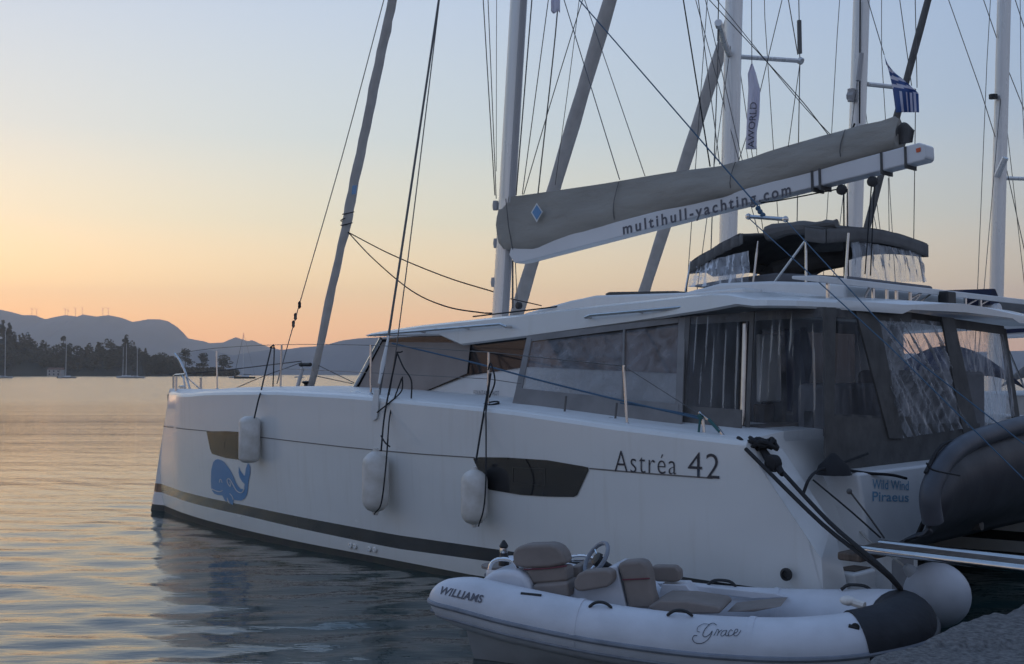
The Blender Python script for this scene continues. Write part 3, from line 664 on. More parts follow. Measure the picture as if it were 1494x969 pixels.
# cabin
PB = [CF.pl(x, y, 1.02) for x, y in ((512, 571), (553, 494), (640, 488), (990, 462), (990, 632), (900, 622), (750, 594), (616, 578))]
mb = MB(); mb.prism(PB, [(p.x, 2 * VC - 1.02, p.z) for p in PB]); mb.build('cabin', M['gel2'], cat, bevel=.02)
print('CABIN', PB)
p1 = cpl(1.005)
patch([(517, 570), (556, 496), (640, 488), (674, 505), (772, 490), (990, 462), (990, 545), (770, 535), (683, 548), (617, 573.5)], p1, 0, 'cabin_window', M['glass'], cat, .0, 40)
mb = MB(); q = [CF.pl(x, y, .985) for x, y in ((521, 570), (558, 499), (686, 500), (681, 545), (617, 572))]
mb.prism(q, [p + Vector((0, .012, 0)) for p in q]); mb.build('window_sunscreen', M['meshc'], cat, bevel=.004)
mb = MB(); mb.tube([CF.pl(514, 571, .97), CF.pl(556, 494, .97)], .03, 8); mb.build('window_pillar', M['steel'], cat)
# windscreen facing forward
a0, a1 = CF.pl(512, 571, 1.02), CF.pl(553, 494, 1.02)
mb = MB(); mb.prism([(a0.x - .03, 1.2, a0.z + .1), (a1.x - .03, 1.2, a1.z - .05), (a1.x - .03, 5.8, a1.z - .05), (a0.x - .03, 5.8, a0.z + .1)], [(a0.x - .01, 1.2, a0.z + .1), (a1.x - .01, 1.2, a1.z - .05), (a1.x - .01, 5.8, a1.z - .05), (a0.x - .01, 5.8, a0.z + .1)]); mb.build('windscreen', M['glass'], cat)
text_on('FOUNTAINE PAJOT', [(691, 576), (728, 577), (728, 570.5), (691, 569.5)], cpl(1.0), 'lettering', M['lettergr'], cat, .005)
# side curtain over the saloon windows
def curtain(quad, v_top, v_bot, name, m, nu_=24, nv_=14, fold=.015, ff=9.0, fan=0, seed=0, solid=0, x_plane=None):
    TL, TR, BR, BL = quad
    if x_plane is None: c4 = [CF.pl(*TL, v_top), CF.pl(*TR, v_top), CF.pl(*BR, v_bot), CF.pl(*BL, v_bot)]; nrm = Vector((0, -1, 0))
    else: c4 = [CF.plx(*TL, x_plane[0]), CF.plx(*TR, x_plane[0]), CF.plx(*BR, x_plane[1]), CF.plx(*BL, x_plane[1])]; nrm = Vector((1, 0, 0))
    def fn(a, b):
        p = c4[0].lerp(c4[1], a).lerp(c4[3].lerp(c4[2], a), b)
        if fan or seed in (5, 4, 1):
            k_ = a - fan * b * .28; w = 2.2 * noise.noise(Vector((k_ * ff * 2.2, b * 1.1, seed))) + 1.1 * abs(noise.noise(Vector((k_ * ff * 5, b * 1.8, seed + 4)))) * 1.5 + .5 * noise.noise(Vector((a * ff * 3, b * 9, seed)))
            return p + nrm * w * fold * (.4 + .6 * math.sin(math.pi * min(1, b * 1.1 + .05)))
        w = math.sin((a + fan * b * .3) * ff * 6.28 + seed + 2 * math.sin(b * 2 + seed)) + .6 * math.sin((a - fan * b * .2) * ff * 11.7 + 1 + seed) + .5 * noise.noise(Vector((a * 6, b * 5, seed)))
        return p + nrm * w * fold * (.35 + .65 * math.sin(math.pi * min(1, b * 1.1 + .05)))
    mb = MB(); mb.grid(fn, nu_, nv_); return mb.build(name, m, cat, smooth=80, solid=solid)
curtain([(769, 491), (990, 464), (985, 628), (748, 590)], .86, .42, 'side_curtain', M['vinyls'], 60, 20, .006, 3)
def border(pts_pairs, name, m, parent=cat):   # quad strips given as four pixel corners + plane spec
    mb = MB()
    for quad, v in pts_pairs:
        q = [CF.pl(x, y, v_) for (x, y), v_ in zip(quad, v)]
        mb.prism(q, [p + Vector((0, .015, 0)) for p in q])
    return mb.build(name, m, parent)
VT, VB = .83, .39
border([([(769, 490), (990, 463), (989, 471), (768, 499)], (VT, VT, VT - .02, VT - .02)), ([(769, 491), (776, 490), (757, 590), (748, 589)], (VT, VT, VB, VB)),
        ([(990, 464), (1000, 462), (994, 628), (984, 627)], (VT, VT, VB, VB)), ([(753, 566), (990, 590), (989, 629), (747, 590)], (VB + .07, VB + .09, VB, VB)),
        ([(909, 474), (911.5, 473.5), (909, 585), (906.5, 584)], (VT, VT, VB + .09, VB + .09))], 'curtain_border', M['greyl'])
# cockpit inside
mb = MB(); mb.box(10.2, 12.0, 1.5, 6.6, 1.10, 1.2); mb.build('cockpit_floor', M['gel2'], cat)
mb = MB(); mb.box(10.17, 10.24, 1.05, 5.98, 1.2, 2.93); mb.build('saloon_bulkhead', M['inter'], cat)
mb = MB(); mb.box(10.25, 10.27, 2.5, 4.6, 1.25, 2.8); mb.build('saloon_door', M['glass'], cat)
def xbox(px0, py0, px1, py1, u0, du, name, m, bevel=.02):
    a, b = CF.plx(px0, py0, u0), CF.plx(px1, py1, u0); mb = MB(); mb.box(u0 - du, u0, min(a.y, b.y), max(a.y, b.y), min(a.z, b.z), max(a.z, b.z)); return mb.build(name, m, cat, bevel=bevel)
xbox(1108, 487, 1141, 586, 10.75, .05, 'cockpit_locker_door', M['gel2'])
xbox(1104, 590, 1130, 630, 10.75, .05, 'cockpit_locker', M['wood'])
xbox(1214, 560, 1290, 640, 11.8, .4, 'cockpit_seat', M['cush'], .06)
xbox(1110, 622, 1200, 632, 11.4, .5, 'cockpit_table', M['wood'])
xbox(1185, 600, 1200, 668, 11.6, .1, 'table_leg', M['black'])
xbox(1300, 540, 1440, 640, 11.8, .4, 'cockpit_seat', M['cush'], .06)
mb = MB()
for px, yt, yb, ww in ((1148, 480, 600, .03), (1160, 482, 640, .05), (1172, 478, 560, .04)):
    a, b = CF.plx(px, yt, 11.0), CF.plx(px + 4, yb, 11.0); mb.tube([a, a.lerp(b, .5) + Vector((0, .05, 0)), b], [ww, ww * 1.8, ww], 8, flat=.5)
mb.build('hanging_clothes', M['navy'], cat)
# posts
mb = MB()
mb.tube([CF.pl(1087, 455, .9), CF.pl(1082, 640, .8)], .024, 10); mb.build('hardtop_post', M['steel'], cat); mb = MB(); mb.tube([CF.plx(1210, 452, 12.05), CF.plx(1207, 690, 12.05)], .024, 10)
mb.build('hardtop_post', M['steel'], cat)
# port curtains of the cockpit
curtain([(1002, 463), (1080, 455), (1076, 648), (992, 636)], .80, .55, 'cockpit_curtain', M['vinylc'], 40, 16, .006, 5)
border([([(1000, 462), (1007, 461), (995, 636), (988, 634)], (.79, .79, .53, .53)),
        ([(995, 592), (1082, 598), (1080, 650), (990, 634)], (.56, .56, .52, .52)), ([(1000, 462), (1205, 448), (1205, 462), (1000, 474)], (.80, .80, .79, .79)),
        ([(1094, 455), (1100, 454), (1092, 648), (1086, 648)], (.79, .79, .6, .6))], 'curtain_border', M['grey'])
curtain([(1102, 456), (1203, 450), (1203, 640), (1094, 648)], .80, .62, 'cockpit_curtain', M['vinylc'], 50, 20, .012, 5, seed=5)
# aft curtains
UA = 12.06
def xprism(quads, name, m, th=.02):
    mb = MB()
    for quad, u in quads:
        q = [CF.plx(x, y, u) for x, y in quad]; mb.prism(q, [p + Vector((-th, 0, 0)) for p in q])
    return mb.build(name, m, cat)
curtain([(1222, 452), (1262, 452), (1300, 612), (1215, 606)], 0, 0, 'aft_curtain', M['vinylc'], 30, 14, .012, 4, x_plane=(UA, UA))
curtain([(1270, 462), (1378, 470), (1412, 624), (1312, 640)], 0, 0, 'aft_curtain', M['vinyl'], 150, 40, .035, 7, fan=1.6, seed=2, x_plane=(UA - .02, UA))
curtain([(1386, 472), (1462, 482), (1482, 606), (1428, 624)], 0, 0, 'aft_curtain', M['vinyl'], 110, 40, .016, 6, seed=5, x_plane=(UA - .3, UA - .3))
xprism([([(1203, 449), (1220, 449), (1216, 692), (1205, 690)], UA + .02), ([(1248, 450), (1280, 451), (1318, 640), (1298, 640)], UA + .02), ([(1374, 462), (1392, 464), (1428, 628), (1406, 632)], UA + .01), ([(1205, 604), (1330, 608), (1335, 690), (1205, 694)], UA + .0)], 'aft_curtain_border', M['dgrey'])
xprism([([(1330, 618), (1430, 618), (1430, 680), (1335, 690)], UA)], 'aft_curtain_border', M['dgrey'])
xprism([([(1205, 449), (1330, 456), (1330, 470), (1205, 462)], UA), ([(1330, 456), (1465, 476), (1465, 488), (1330, 470)], UA - .12), ([(1460, 478), (1468, 480), (1488, 608), (1478, 610)], UA - .3)], 'aft_curtain_border', M['dgrey'])

# mast, boom, sail bag
mb = MB(); a = CF.pl(729.5, 470, 3.4); b = CF.pl(757, 0, 3.4); d = (b - a)
top = a + d * 3.15
mb.tube([a, a.lerp(top, .5), top], [.155, .155, .13], 20, flat=.62, up=Vector((1, 0, 0))); mb.build('mast', M['mastm'], cat)
MT = top; print('MASTTOP', top)
mb = MB(); dx = Vector((.135, -.035, 0)); mb.tube([a + dx + d * .01, a.lerp(top, .9) + dx], .05, 10); mb.build('mast_track', M['mastd'], cat)
for px, py in ((723, 300), (724, 355), (720.5, 412)):
    mb = MB(); q = CF.pl(px, py, 3.36); mb.lathe(q, [(.04, -.07), (.05, 0), (.04, .07)], 10); mb.build('mast_winch', M['mastd'], cat)
bl = [(742, 372), (750, 384), (760, 383), (1060, 305), (1348, 234), (1351, 229), (1350, 211), (1340, 208), (1050, 285), (745, 361)]
VB_ = 3.35
P = [CF.pl(x, y, VB_ - .11) for x, y in bl]; mb = MB(); mb.prism(P, [(p.x, VB_ + .11, p.z) for p in P]); mb.build('boom', M['boomm'], cat, bevel=.05, seg=4)
text_on('multihull-yachting.com', [(909, 342), (1154, 284), (1153, 267), (908, 326)], cpl(VB_ - .11), 'lettering', M['lettergr'], cat, .006, bold=.02, space=1.35)
for x0, x1, x2, x3 in ((1183, 1187, 1191, 1195), (1284, 1288, 1287, 1291), (1319, 1322, 1323, 1326)):
    yt = lambda x: interp([742, 1350], [361, 208], x); yb = lambda x: interp([750, 1349], [385, 234], x)
    for c_ in (x0 + 1, x2 + 4) if x0 == 1183 else (x0 + 1,):
        q = [CF.pl(c_ - 1.5, yt(c_) - 2, VB_ - .125), CF.pl(c_ + 1.5, yt(c_) - 2, VB_ - .125), CF.pl(c_ + 2.5, yb(c_) + 4, VB_ - .125), CF.pl(c_ - .5, yb(c_) + 4, VB_ - .125)]
        mb = MB(); mb.prism(q, [(p.x, VB_ + .125, p.z) for p in q]); mb.build('boom_strap', M['dgrey'], cat)
patch([(1336, 217), (1343, 215), (1343.5, 221), (1337, 223)], cpl(VB_ - .11), 0, 'boom_sticker', M['orange'], cat, .006, 20)
tops = [(727, 312, 338), (730, 296, 352), (738, 288, 362), (760, 286, 365), (782, 283, 363), (850, 273, 345), (905, 264, 328), (980, 252, 309), (1050, 242, 291), (1100, 229, 278), (1150, 213, 265), (1200, 198, 250), (1250, 184, 235), (1285, 177, 224), (1306, 170, 216), (1311, 174, 212)]
rings = []
for i, (x, yt, yb) in enumerate(tops):
    a, b = CF.pl(x, yt, VB_), CF.pl(x + (yb - yt) * .04, yb + 2, VB_); hgt = a.z - b.z
    w = .135 if i > 2 else (.06, .10, .125)[i]; ring = []
    for t, k in ((0, .6), (.08, .85), (.18, 1.0), (.3, 1.03), (.42, .98), (.54, .86), (.66, .68), (.78, .48), (.9, .27), (1, .1)):
        wob = 1 + .16 * noise.noise(Vector((x * .03, t * 2.5, 1))); ring.append((b.x + (a.x - b.x) * t, VB_ - w * k * wob, b.z + hgt * t))
    ring += [(p[0], 2 * VB_ - p[1], p[2]) for p in ring[::-1]]; rings.append([Vector(p) for p in ring])
full = []
for r0, r1 in zip(rings, rings[1:]):
    for s_ in range(9): full.append([p.lerp(q, s_ / 9) for p, q in zip(r0, r1)])
full.append(rings[-1])
for k, r in enumerate(full):
    for p in r:
        p.y += .014 * math.sin(p.x * 3.1 + p.z * 6) + .045 * noise.noise(Vector((p.x * 1.1 - p.z * 2.2, p.z * 3.5, 3))) + .02 * noise.noise(Vector((p.x * 2 + p.z * 5, p.z * 9, 7)))
mb = MB(); mb.loft(full); sb = mb.build('sail_bag', M['sail'], cat, smooth=60)
mb = MB(); mb.grid(lambda a_, b_: CF.pl(1308 + 26 * a_ - 3 * b_, 182 + (6 - 8 * math.sin(a_ * 4)) * (1 - b_) + 30 * b_ - 4 * a_, VB_ - .08 + .2 * a_ + .04 * math.sin(a_ * 9)), 12, 8); mb.build('sail_bag_flap', M['dgrey'], sb, solid=.01)
patch([(783, 296), (792, 309), (783, 324.5), (774.5, 310)], cpl(VB_ - .17), 0, 'sailmaker_patch', M['logow'], sb, .012, 30)
patch([(783, 299), (790, 309.5), (783, 321), (776.5, 310)], cpl(VB_ - .17), 0, 'sailmaker_patch', M['logob'], sb, .018, 30)
for px_ in (905, 1075, 1235):
    k0 = [i for i, t_ in enumerate(tops) if t_[0] >= px_][0]; T_ = [interp([t_[0] for t_ in tops], [t_[q] for t_ in tops], px_) for q in (1, 2)]
    mb = MB(); a, b = CF.pl(px_, T_[0], VB_), CF.pl(px_, T_[1], VB_)
    mb.tube([Vector((b.x + (a.x - b.x) * t_, VB_ - .135 * k_ - .012, b.z + (a.z - b.z) * t_)) for t_, k_ in ((.1, .85), (.3, 1.03), (.54, .88), (.78, .5), (.97, .14))], .006, 5); mb.build('seam', M['grey'], sb)
# seams
mb = MB(); mb.tube([CF.pl(738, 290, VB_ - .17), CF.pl(742, 330, VB_ - .19), CF.pl(748, 364, VB_ - .12)], .008, 5); mb.build('seam', M['grey'], sb)
# furled genoa
gp = curve_pts([(452, 566, 0), (462, 530, 0), (480, 440, 0), (498, 360, 0), (506, 325, 0), (514, 280, 0), (530, 205, 0), (545, 130, 0), (560, 60, 0), (573, 0, 0)], 4)
P = []; rr = []
for i, g in enumerate(gp):
    p = CF.pl(g.x + random.uniform(-.6, .6), g.y, 3.4); P.append(p)
    y = g.y; rr.append((interp([0, 60, 200, 270, 310, 325, 345, 450, 566], [.078, .08, .082, .085, .088, .09, .07, .075, .062], y)) * random.uniform(.93, 1.07))
tp = P[-1] + (MT - Vector((.3, 0, .3)) - P[-1]); P.append(P[-1].lerp(tp, .5)); P.append(tp); rr += [.06, .03]
mb = MB(); mb.tube(P, rr, 12); mb.build('furled_genoa', M['genoa'], cat, smooth=70)
patch([(514, 271), (521, 270), (519, 283), (513, 284)], cpl(3.29), 0, 'sail_label', M['logob'], cat, .0, 40)
c0 = CF.pl(450, 563, 3.4); mb = MB(); mb.lathe(c0, [(.09, -.09), (.14, -.07), (.08, -.03), (.08, .03), (.13, .07), (.09, .09)], 18); mb.build('furling_drum', M['black'], cat)
mb = MB(); mb.tube([CF.pl(432, 572, 3.2), CF.pl(442, 536, 3.2)], .035, 10); mb.build('bowsprit_striker', M['boomm'], cat)
mb = MB(); mb.tube([CF.pl(438, 532, 3.2), CF.pl(453, 532, 3.2)], .035, 8); mb.build('striker_bracket', M['black'], cat)
mb = MB(); mb.tube([(c0.x - .02, .9, 1.72), (c0.x - .02, 6.1, 1.72)], .09, 12); mb.build('crossbeam', M['boomm'], cat)
mb = MB(); mb.box(c0.x + .1, 3.4, 1.5, 5.5, 1.56, 1.57); mb.build('trampoline', M['dgrey'], cat)
def coil(mb, px, py0, py1, v, n=7):
    for k in range(n):
        y = py0 + (py1 - py0) * k / max(1, n - 1); c_ = CF.pl(px, y, v)
        mb.tube([c_ + Vector((.1 * math.cos(a), .1 * math.sin(a), .03 * math.sin(a + k))) for a in np.linspace(0, 6.28, 14)], .009, 5)
mb = MB(); coil(mb, 505.5, 327, 320, 3.4, 2); coil(mb, 508, 311, 314, 3.4, 1); mb.build('sail_tie', M['rope'], cat)

# rigging given as pixel ends on planes of the boat
def rig(name, m, lines, r=.007, parent=cat):
    for ln in lines:
        mb = MB()
        rad_ = ln[0] if isinstance(ln[0], float) else r; pts = ln[1:] if isinstance(ln[0], float) else ln
        P = [CF.pl(x, y, v) for x, y, v in pts]
        if len(P) > 2: P = curve_pts(P, 7)
        mb.tube(P, rad_, 6); mb.build(name, m, parent, smooth=60)
def ext(x0, y0, x1, y1, Y=-420): k = (Y - y1) / (y0 - y1); return x1 + (x0 - x1) * k, Y      # carries a line on above the frame
e1 = lambda a, b, v: (*ext(*a, *b), v)
rig('cap_shroud', M['wire'], [[.016, (549, 572, .1), (567, 490, .35), e1((640, 0), (567, 490), 2.4)]])
rig('lower_shroud', M['wire'], [[.008, (552, 590, .1), (580, 495, .4), e1((633, 60), (580, 495), 2.5)]])
rig('mast_stay', M['wire'], [[.008, (722, 285, 3.2), e1((705, 0), (722, 285), 3.0)], [.007, (724, 290, 3.2), e1((711, 0), (722, 285), 3.0)], [.005, (724, 250, 3.5), e1((724.5, 0), (724, 250), 3.5)],
                             [.010, (753, 285, 3.2), e1((776, 0), (755, 260), 3.2)], [.007, (762, 284, 3.3), (800, 0, 3.3)], [.010, (785, 282, 3.3), (813, 20, 3.3), (812, -60, 3.3)],
                             [.007, (764, 284, 3.3), (805, 145, 3.4), (850, 0, 3.6), (880, -90, 3.7)], [.006, (810, 270, 5.4), (845, 0, 5.2), e1((845, 0), (835, 90), 5.2)],
                             [.007, (904, 262, 3.35), (823, 0, 3.8), e1((823, 0), (904, 262), 4)], [.006, (941, 257, 3.35), (853, 0, 3.8), e1((853, 0), (941, 257), 4)]])
rig('lazy_jack', M['rope'], [[.010, (1036, 243, 3.3), (997, 0, 3.5), e1((997, 0), (1036, 243), 3.6)], [.005, (1150, 214, 3.3), (1167, 93, 3.3)], [.006, (1208, 196, 3.3), (1155, 130, 3.4), (1035, 0, 3.6), (980, -60, 3.7)], [.005, (1211, 196, 3.3), (1158, 138, 3.4), (1046, 0, 3.6)]])
rig('furling_line', M['rope'], [[.010, (508, 339, 3.4), (570, 371, 3.4), (650, 404, 3.4), (724, 427, 3.4)], [.011, (508, 339, 3.4), (545, 378, 3.4), (600, 424, 3.4), (650, 447, 3.4), (700, 456, 3.4), (722, 457, 3.4)], [.008, (745, 436, 3.4), (790, 446, 3.2)], [.009, (690, 462, 1.4), (800, 449, 1.7), (850, 441, 2.0), (880, 438, 2.2)]])
rig('boom_vang', M['wire'], [[.014, (748, 450, 3.3), (748, 380, 3.3)], [.007, (755, 448, 3.3), (752, 384, 3.3)]])
rig('mainsheet', M['rope'], [[.008, (1110, 296, 3.3), (1140, 292, 3.3), (1228, 275, 3.3)], [.010, (1231, 276, 3.3), (1232, 440, 3.0)], [.008, (1236, 276, 3.3), (1238, 420, 3.0)], [.008, (1272, 262, 3.35), (1262, 400, 3.1)], [.008, (1276, 262, 3.35), (1270, 402, 3.1)]])
for px, py in ((1228, 277), (1273, 265)):
    mb = MB(); mb.lathe(CF.pl(px, py, 3.3), [(.02, -.03), (.06, -.02), (.06, .02), (.02, .03)], 14, Vector((0, 1, 0))); mb.build('block', M['black'], cat)
for px, py in ((757, 446),):
    mb = MB(); mb.lathe(CF.pl(px, py, 3.25), [(.02, -.03), (.055, -.02), (.055, .02), (.02, .03)], 12, Vector((0, 1, 0)))
mb.build('block', M['black'], cat)
rig('deck_line', M['ropet'], [[.009, (452, 573, 1.2), (500, 578, .5), (540, 584, .12), (620, 588, .2), (700, 591, .2), (712, 592, .2)]])
rig('preventer_line', M['ropeb'], [[.010, (572, 501, .5), (690, 529, .45), (780, 553, .3), (900, 583, .3), (1022, 611, .25)], [.007, (905, 588, .3), (970, 598, .3), (1035, 611, .25)]])
rig('bow_line', M['ropeg'], [[.009, (246, 546, 1.2), (310, 542, 1.8), (440, 527, 3.2)], [.007, (340, 568, 1.5), (385, 549, 2.2), (440, 529, 3.2)], [.008, (458, 530, 3.4), (520, 560, 3.5), (560, 575, 3.6)], [.007, (458, 548, 3.4), (520, 561, 3.5), (560, 568, 3.6)]])
rig('bow_stay', M['wire'], [[.008, (560, 0, 3.2), (500, 225, 2.6), (438, 440, 1.9), (404, 560, 1.3)], [.006, e1((560, 0), (500, 225), 3.5), (560, 0, 3.2)]])
mb = MB()
for px, py in ((437, 445), (431, 462), (428, 473)): mb.lathe(CF.pl(px, py, 1.85), [(.008, -.06), (.028, -.03), (.022, .0), (.028, .03), (.008, .06)], 8)
mb.build('turnbuckle', M['rope'], cat)
# chainplate of the shroud
mb = MB(); mb.tube([CF.pl(567, 490, .32), CF.pl(559, 530, .2), CF.pl(553, 560, .12)], [.012, .03, .016], 8)
q = [CF.pl(x, y, -.03) for x, y in ((546, 568), (552, 568), (551, 600), (549, 611), (544, 614), (540, 608), (541, 598))]; mb.prism(q, [p + Vector((0, .02, 0)) for p in q]); mb.build('chainplate', M['gel2'], cat, bevel=.004)
# stanchions, lifelines, pulpit
for px0, y0, px1, y1, v in ((316, 512, 317, 569, 1.1), (411, 503, 409, 571, .7), (541, 503, 541, 576, .15), (713, 514, 712, 592, .15), (910, 533, 915, 621, .15), (1025, 606, 1028, 641, .15)):
    mb = MB(); a, b = CF.pl(px0, y0, v), CF.pl(px1, y1, v); mb.tube([a, b], .014, 8); mb.lathe(b, [(.045, -.02), (.04, .0), (.016, .03)], 10); mb.build('stanchion', M['steel'], cat)
rig('lifeline', M['wire'], [[.0045, (256, 516, 1.15), (316, 508, 1.1), (411, 503, .7), (541, 504, .15), (713, 515, .15), (910, 535, .15), (1025, 606, .15)][0:1] + [(256, 516, 1.15), (316, 508, 1.1), (411, 503, .7), (541, 504, .15), (713, 514, .15)],
                            [.0045, (713, 514, .15), (910, 534, .15)], [.0045, (910, 534, .15), (1018, 603, .15)], [.004, (541, 544, .15), (713, 553, .15)], [.004, (713, 553, .15), (760, 560, .15)], [.004, (411, 538, .7), (541, 544, .15)]])
mb = MB()
mb.tube([CF.pl(x, y, 1.1) for x, y in ((255, 516), (262, 525), (270, 542), (277, 568))], .019, 8)
mb.tube([CF.pl(x, y, .95) for x, y in ((253, 575), (253, 549), (256, 547), (270, 546))], .017, 8)
mb.tube([CF.pl(x, y, 1.3) for x, y in ((293, 568), (293, 551))], .02, 8); mb.tube([CF.pl(x, y, 1.1) for x, y in ((270, 548), (292, 568))], .012, 6)
mb.tube([CF.pl(x, y, .8) for x, y in ((257, 575), (257, 549))], .02, 8); mb.tube([CF.pl(x, y, 1.0) for x, y in ((264, 547), (268, 552), (270, 567))], .018, 8)
mb.build('bow_pulpit', M['steel'], cat)
mb = MB(); mb.box(CF.pl(252, 575, 1).x, CF.pl(258, 575, 1).x, .9, 1.0, 1.83, 1.96); mb.build('navigation_light', M['black'], cat, bevel=.01)
def cleat(px, py, v, s=.12):
    c_ = CF.pl(px, py, v); mb = MB(); mb.tube([c_ + Vector((-s, 0, .05)), c_ + Vector((-s * .5, 0, .06)), c_ + Vector((s * .5, 0, .06)), c_ + Vector((s, 0, .05))], [.008, .016, .016, .008], 8)
    mb.tube([c_ + Vector((-.035, 0, -.02)), c_ + Vector((-.035, 0, .06))], .014, 8); mb.tube([c_ + Vector((.035, 0, -.02)), c_ + Vector((.035, 0, .06))], .014, 8); mb.build('cleat', M['steel'], cat)
cleat(518, 579, .25, .13); cleat(265, 569, .95, .1); cleat(891, 620, .3, .05)
mb = MB(); coil(mb, 715, 590, 594, .2, 3); mb.build('rope_coil', M['rope'], cat)
for px, py in ((826, 578), (900, 588)):
    a = CF.pl(px, py, .3); mb = MB(); mb.tube([a, a + Vector((-.03, 0, -.22))], .012, 6); mb.build('curtain_tie', M['grey'], cat)
# stern rail ends: grey hose on the lifeline and black cleat with the coil
rig('gate_rail', M['steel'], [[.014, (1020, 602, .15), (1045, 622, .13), (1058, 640, .12)]]); rig('gate_lashing', M['ropet'], [[.02, (1019, 606, .13), (1024, 612, .13)], [.017, (1034, 612, .12), (1050, 630, .12)], [.012, (1022, 606, .12), (1019, 634, .12)]])
# flybridge bimini
bim = None
BU0 = CF.pl(1008, 378, 2.4).x; print('BIM', CF.pl(1008, 378, 2.4), CF.pl(1235, 335, 2.4), CF.pl(1345,358,5.2))
def bz(u, v): 
    t = (u - BU0) / 1.75; return 3.61 + .24 * t + .02 * (v - 2.4) / 2.4 + .08 * math.sin(math.pi * min(1, max(0, (v - 2.4) / 2.4))) + .19 * math.sin(math.pi * min(1, max(0, t))) 
mb = MB(); mb.grid(lambda a, b: (BU0 + 1.78 * a, 2.4 + 2.4 * b, bz(BU0 + 1.78 * a, 2.4 + 2.4 * b) + .015 * noise.noise(Vector((a * 9, b * 9, 0)))), 26, 22); keep = [k for k in range(len(mb.f)) if not (.40 < ((k % 26) + .5) / 26 < .86 and ((k // 26) + .5) / 22 < .42)]; mb.f = [mb.f[k] for k in keep]; mb.m = [mb.m[k] for k in keep]; bim = mb.build('bimini_top', M['dgrey'], cat, solid=.03, smooth=60)
mb = MB()
for fn in (lambda a, b: (BU0 + .74 * a, 2.39 - .02 * math.sin(a * 40), bz(BU0 + .74 * a, 2.4) - .12 * b), lambda a, b: (BU0 + 1.53 + .25 * a, 2.39, bz(BU0 + 1.53 + .25 * a, 2.4) - .15 * b), lambda a, b: (BU0 + 1.78 * a, 4.81, bz(BU0 + 1.78 * a, 4.8) - .15 * b), lambda a, b: (BU0 + 1.79, 2.4 + 2.4 * a, bz(BU0 + 1.78, 2.4 + 2.4 * a) - .15 * b), lambda a, b: (BU0 - .01, 2.4 + 2.4 * a, bz(BU0, 2.4 + 2.4 * a) - .13 * b)): mb.grid(fn, 30, 3)
mb.build('valance', M['grey'], bim, solid=.012)
mb = MB(); P = [CF.pl(x, y, 2.6) for x, y in ((1120, 341), (1150, 334), (1180, 332), (1200, 329), (1221, 326))]; mb.tube(curve_pts(P, 4), [.09, .10, .09, .08, .07, .07, .08, .08, .07, .06, .05, .05, .05, .06, .05, .04, .05][:len(curve_pts(P, 4))], 10); mb.build('rolled_cover', M['grey'], bim)
for pts in ([(1008, 382, 2.45), (1000, 425, 2.3)], [(1106, 352, 2.45), (1098, 420, 2.4)], [(1176, 348, 2.45), (1176, 424, 2.4)], [(1238, 340, 2.45), (1232, 430, 2.4)], [(1232, 385, 5.1), (1232, 425, 4.9)], [(1340, 365, 5.1), (1348, 412, 5.1)], [(1106, 395, 4.9), (1090, 425, 4.6)], [(1176, 350, 2.45), (1130, 412, 2.45)]):
    mb = MB(); mb.tube([CF.pl(*p) for p in pts], .014, 8); mb.build('bimini_frame', M['steel'], cat)
curtain([(1010, 386), (1092, 366), (1092, 416), (1004, 419)], 2.42, 2.3, 'flybridge_screen', M['vinyl'], 50, 14, .03, 5, seed=1)
curtain([(1016, 388), (1088, 376), (1094, 398), (1040, 404)], 2.5, 2.45, 'flybridge_screen', M['dgrey'], 30, 10, .02, 4, seed=3)
curtain([(1240, 350), (1342, 368), (1354, 411), (1242, 412)], 0, 0, 'flybridge_screen', M['vinyl'], 70, 14, .03, 8, seed=4, x_plane=(BU0 + 1.77, BU0 + 1.83))
c_ = CF.pl(1150, 402, 3); mb = MB(); mb.tube([CF.pl(1112, 402, 3.6), CF.pl(1130, 396, 3.6), CF.pl(1170, 385, 3.8), CF.pl(1232, 378, 4.2)], [.06, .12, .14, .1], 10); mb.build('stowed_cushions', M['dgrey'], cat)
mb = MB(); mb.tube([CF.pl(*p) for p in ((1170, 388, 4.2), (1162, 406, 4.2))], .02, 8); mb.build('flybridge_table_leg', M['black'], cat)
# hoop carrying the gangway bridle
mb = MB(); mb.tube([CF.pl(1092, 316, 2.0), CF.pl(1146, 320, 2.0)], .022, 8); mb.ball(CF.pl(1092, 316, 2.0), .035, 8); mb.ball(CF.pl(1146, 320, 2.0), .035, 8); mb.build('lifting_spreader', M['steel'], cat)
# solar rack on the aft edge
SU = 11.9
def sp(px, py, u=SU): return CF.plx(px, py, u)
T0, T1 = sp(1196, 409), sp(1494, 441)
mb = MB(); mb.prism([(SU, T0.y, T0.z + .045), (SU, T1.y + .3, T0.z + .045), (SU, T1.y + .3, T0.z - .02), (SU, T0.y, T0.z - .02)], [(SU - .3, T0.y, T0.z + .06), (SU - .3, T1.y + .3, T0.z + .06), (SU - .3, T1.y + .3, T0.z + .03), (SU - .3, T0.y, T0.z + .03)]); mb.build('solar_rack', M['gel2'], cat, bevel=.01)
print('SOLAR', T0, T1)
mb = MB()
for px in (1212, 1278, 1298, 1312, 1332, 1396, 1412, 1434):
    mb = MB(); a = sp(px, 440); mb.tube([(SU - .03, a.y, T0.z), (SU - .03, a.y, 2.98)], .02, 6); mb.build('solar_rack_strut', M['steel'], cat)
for a, b in ((1262, 1276), (1312, 1352), (1332, 1366), (1412, 1450), (1396, 1434), (1330, 1352)):
    mb = MB(); p, q = sp(a, 440), sp(b, 440); mb.tube([(SU - .05, p.y, 2.98), (SU - .05, q.y, T0.z)], .012, 6); mb.build('solar_rack_brace', M['steel'], cat)
xx = sp(1376, 445); mb = MB(); mb.box(SU - .02, SU + .1, xx.y - .1, xx.y + .12, 3.02, 3.2); mb.build('deck_floodlight', M['black'], cat, bevel=.02)
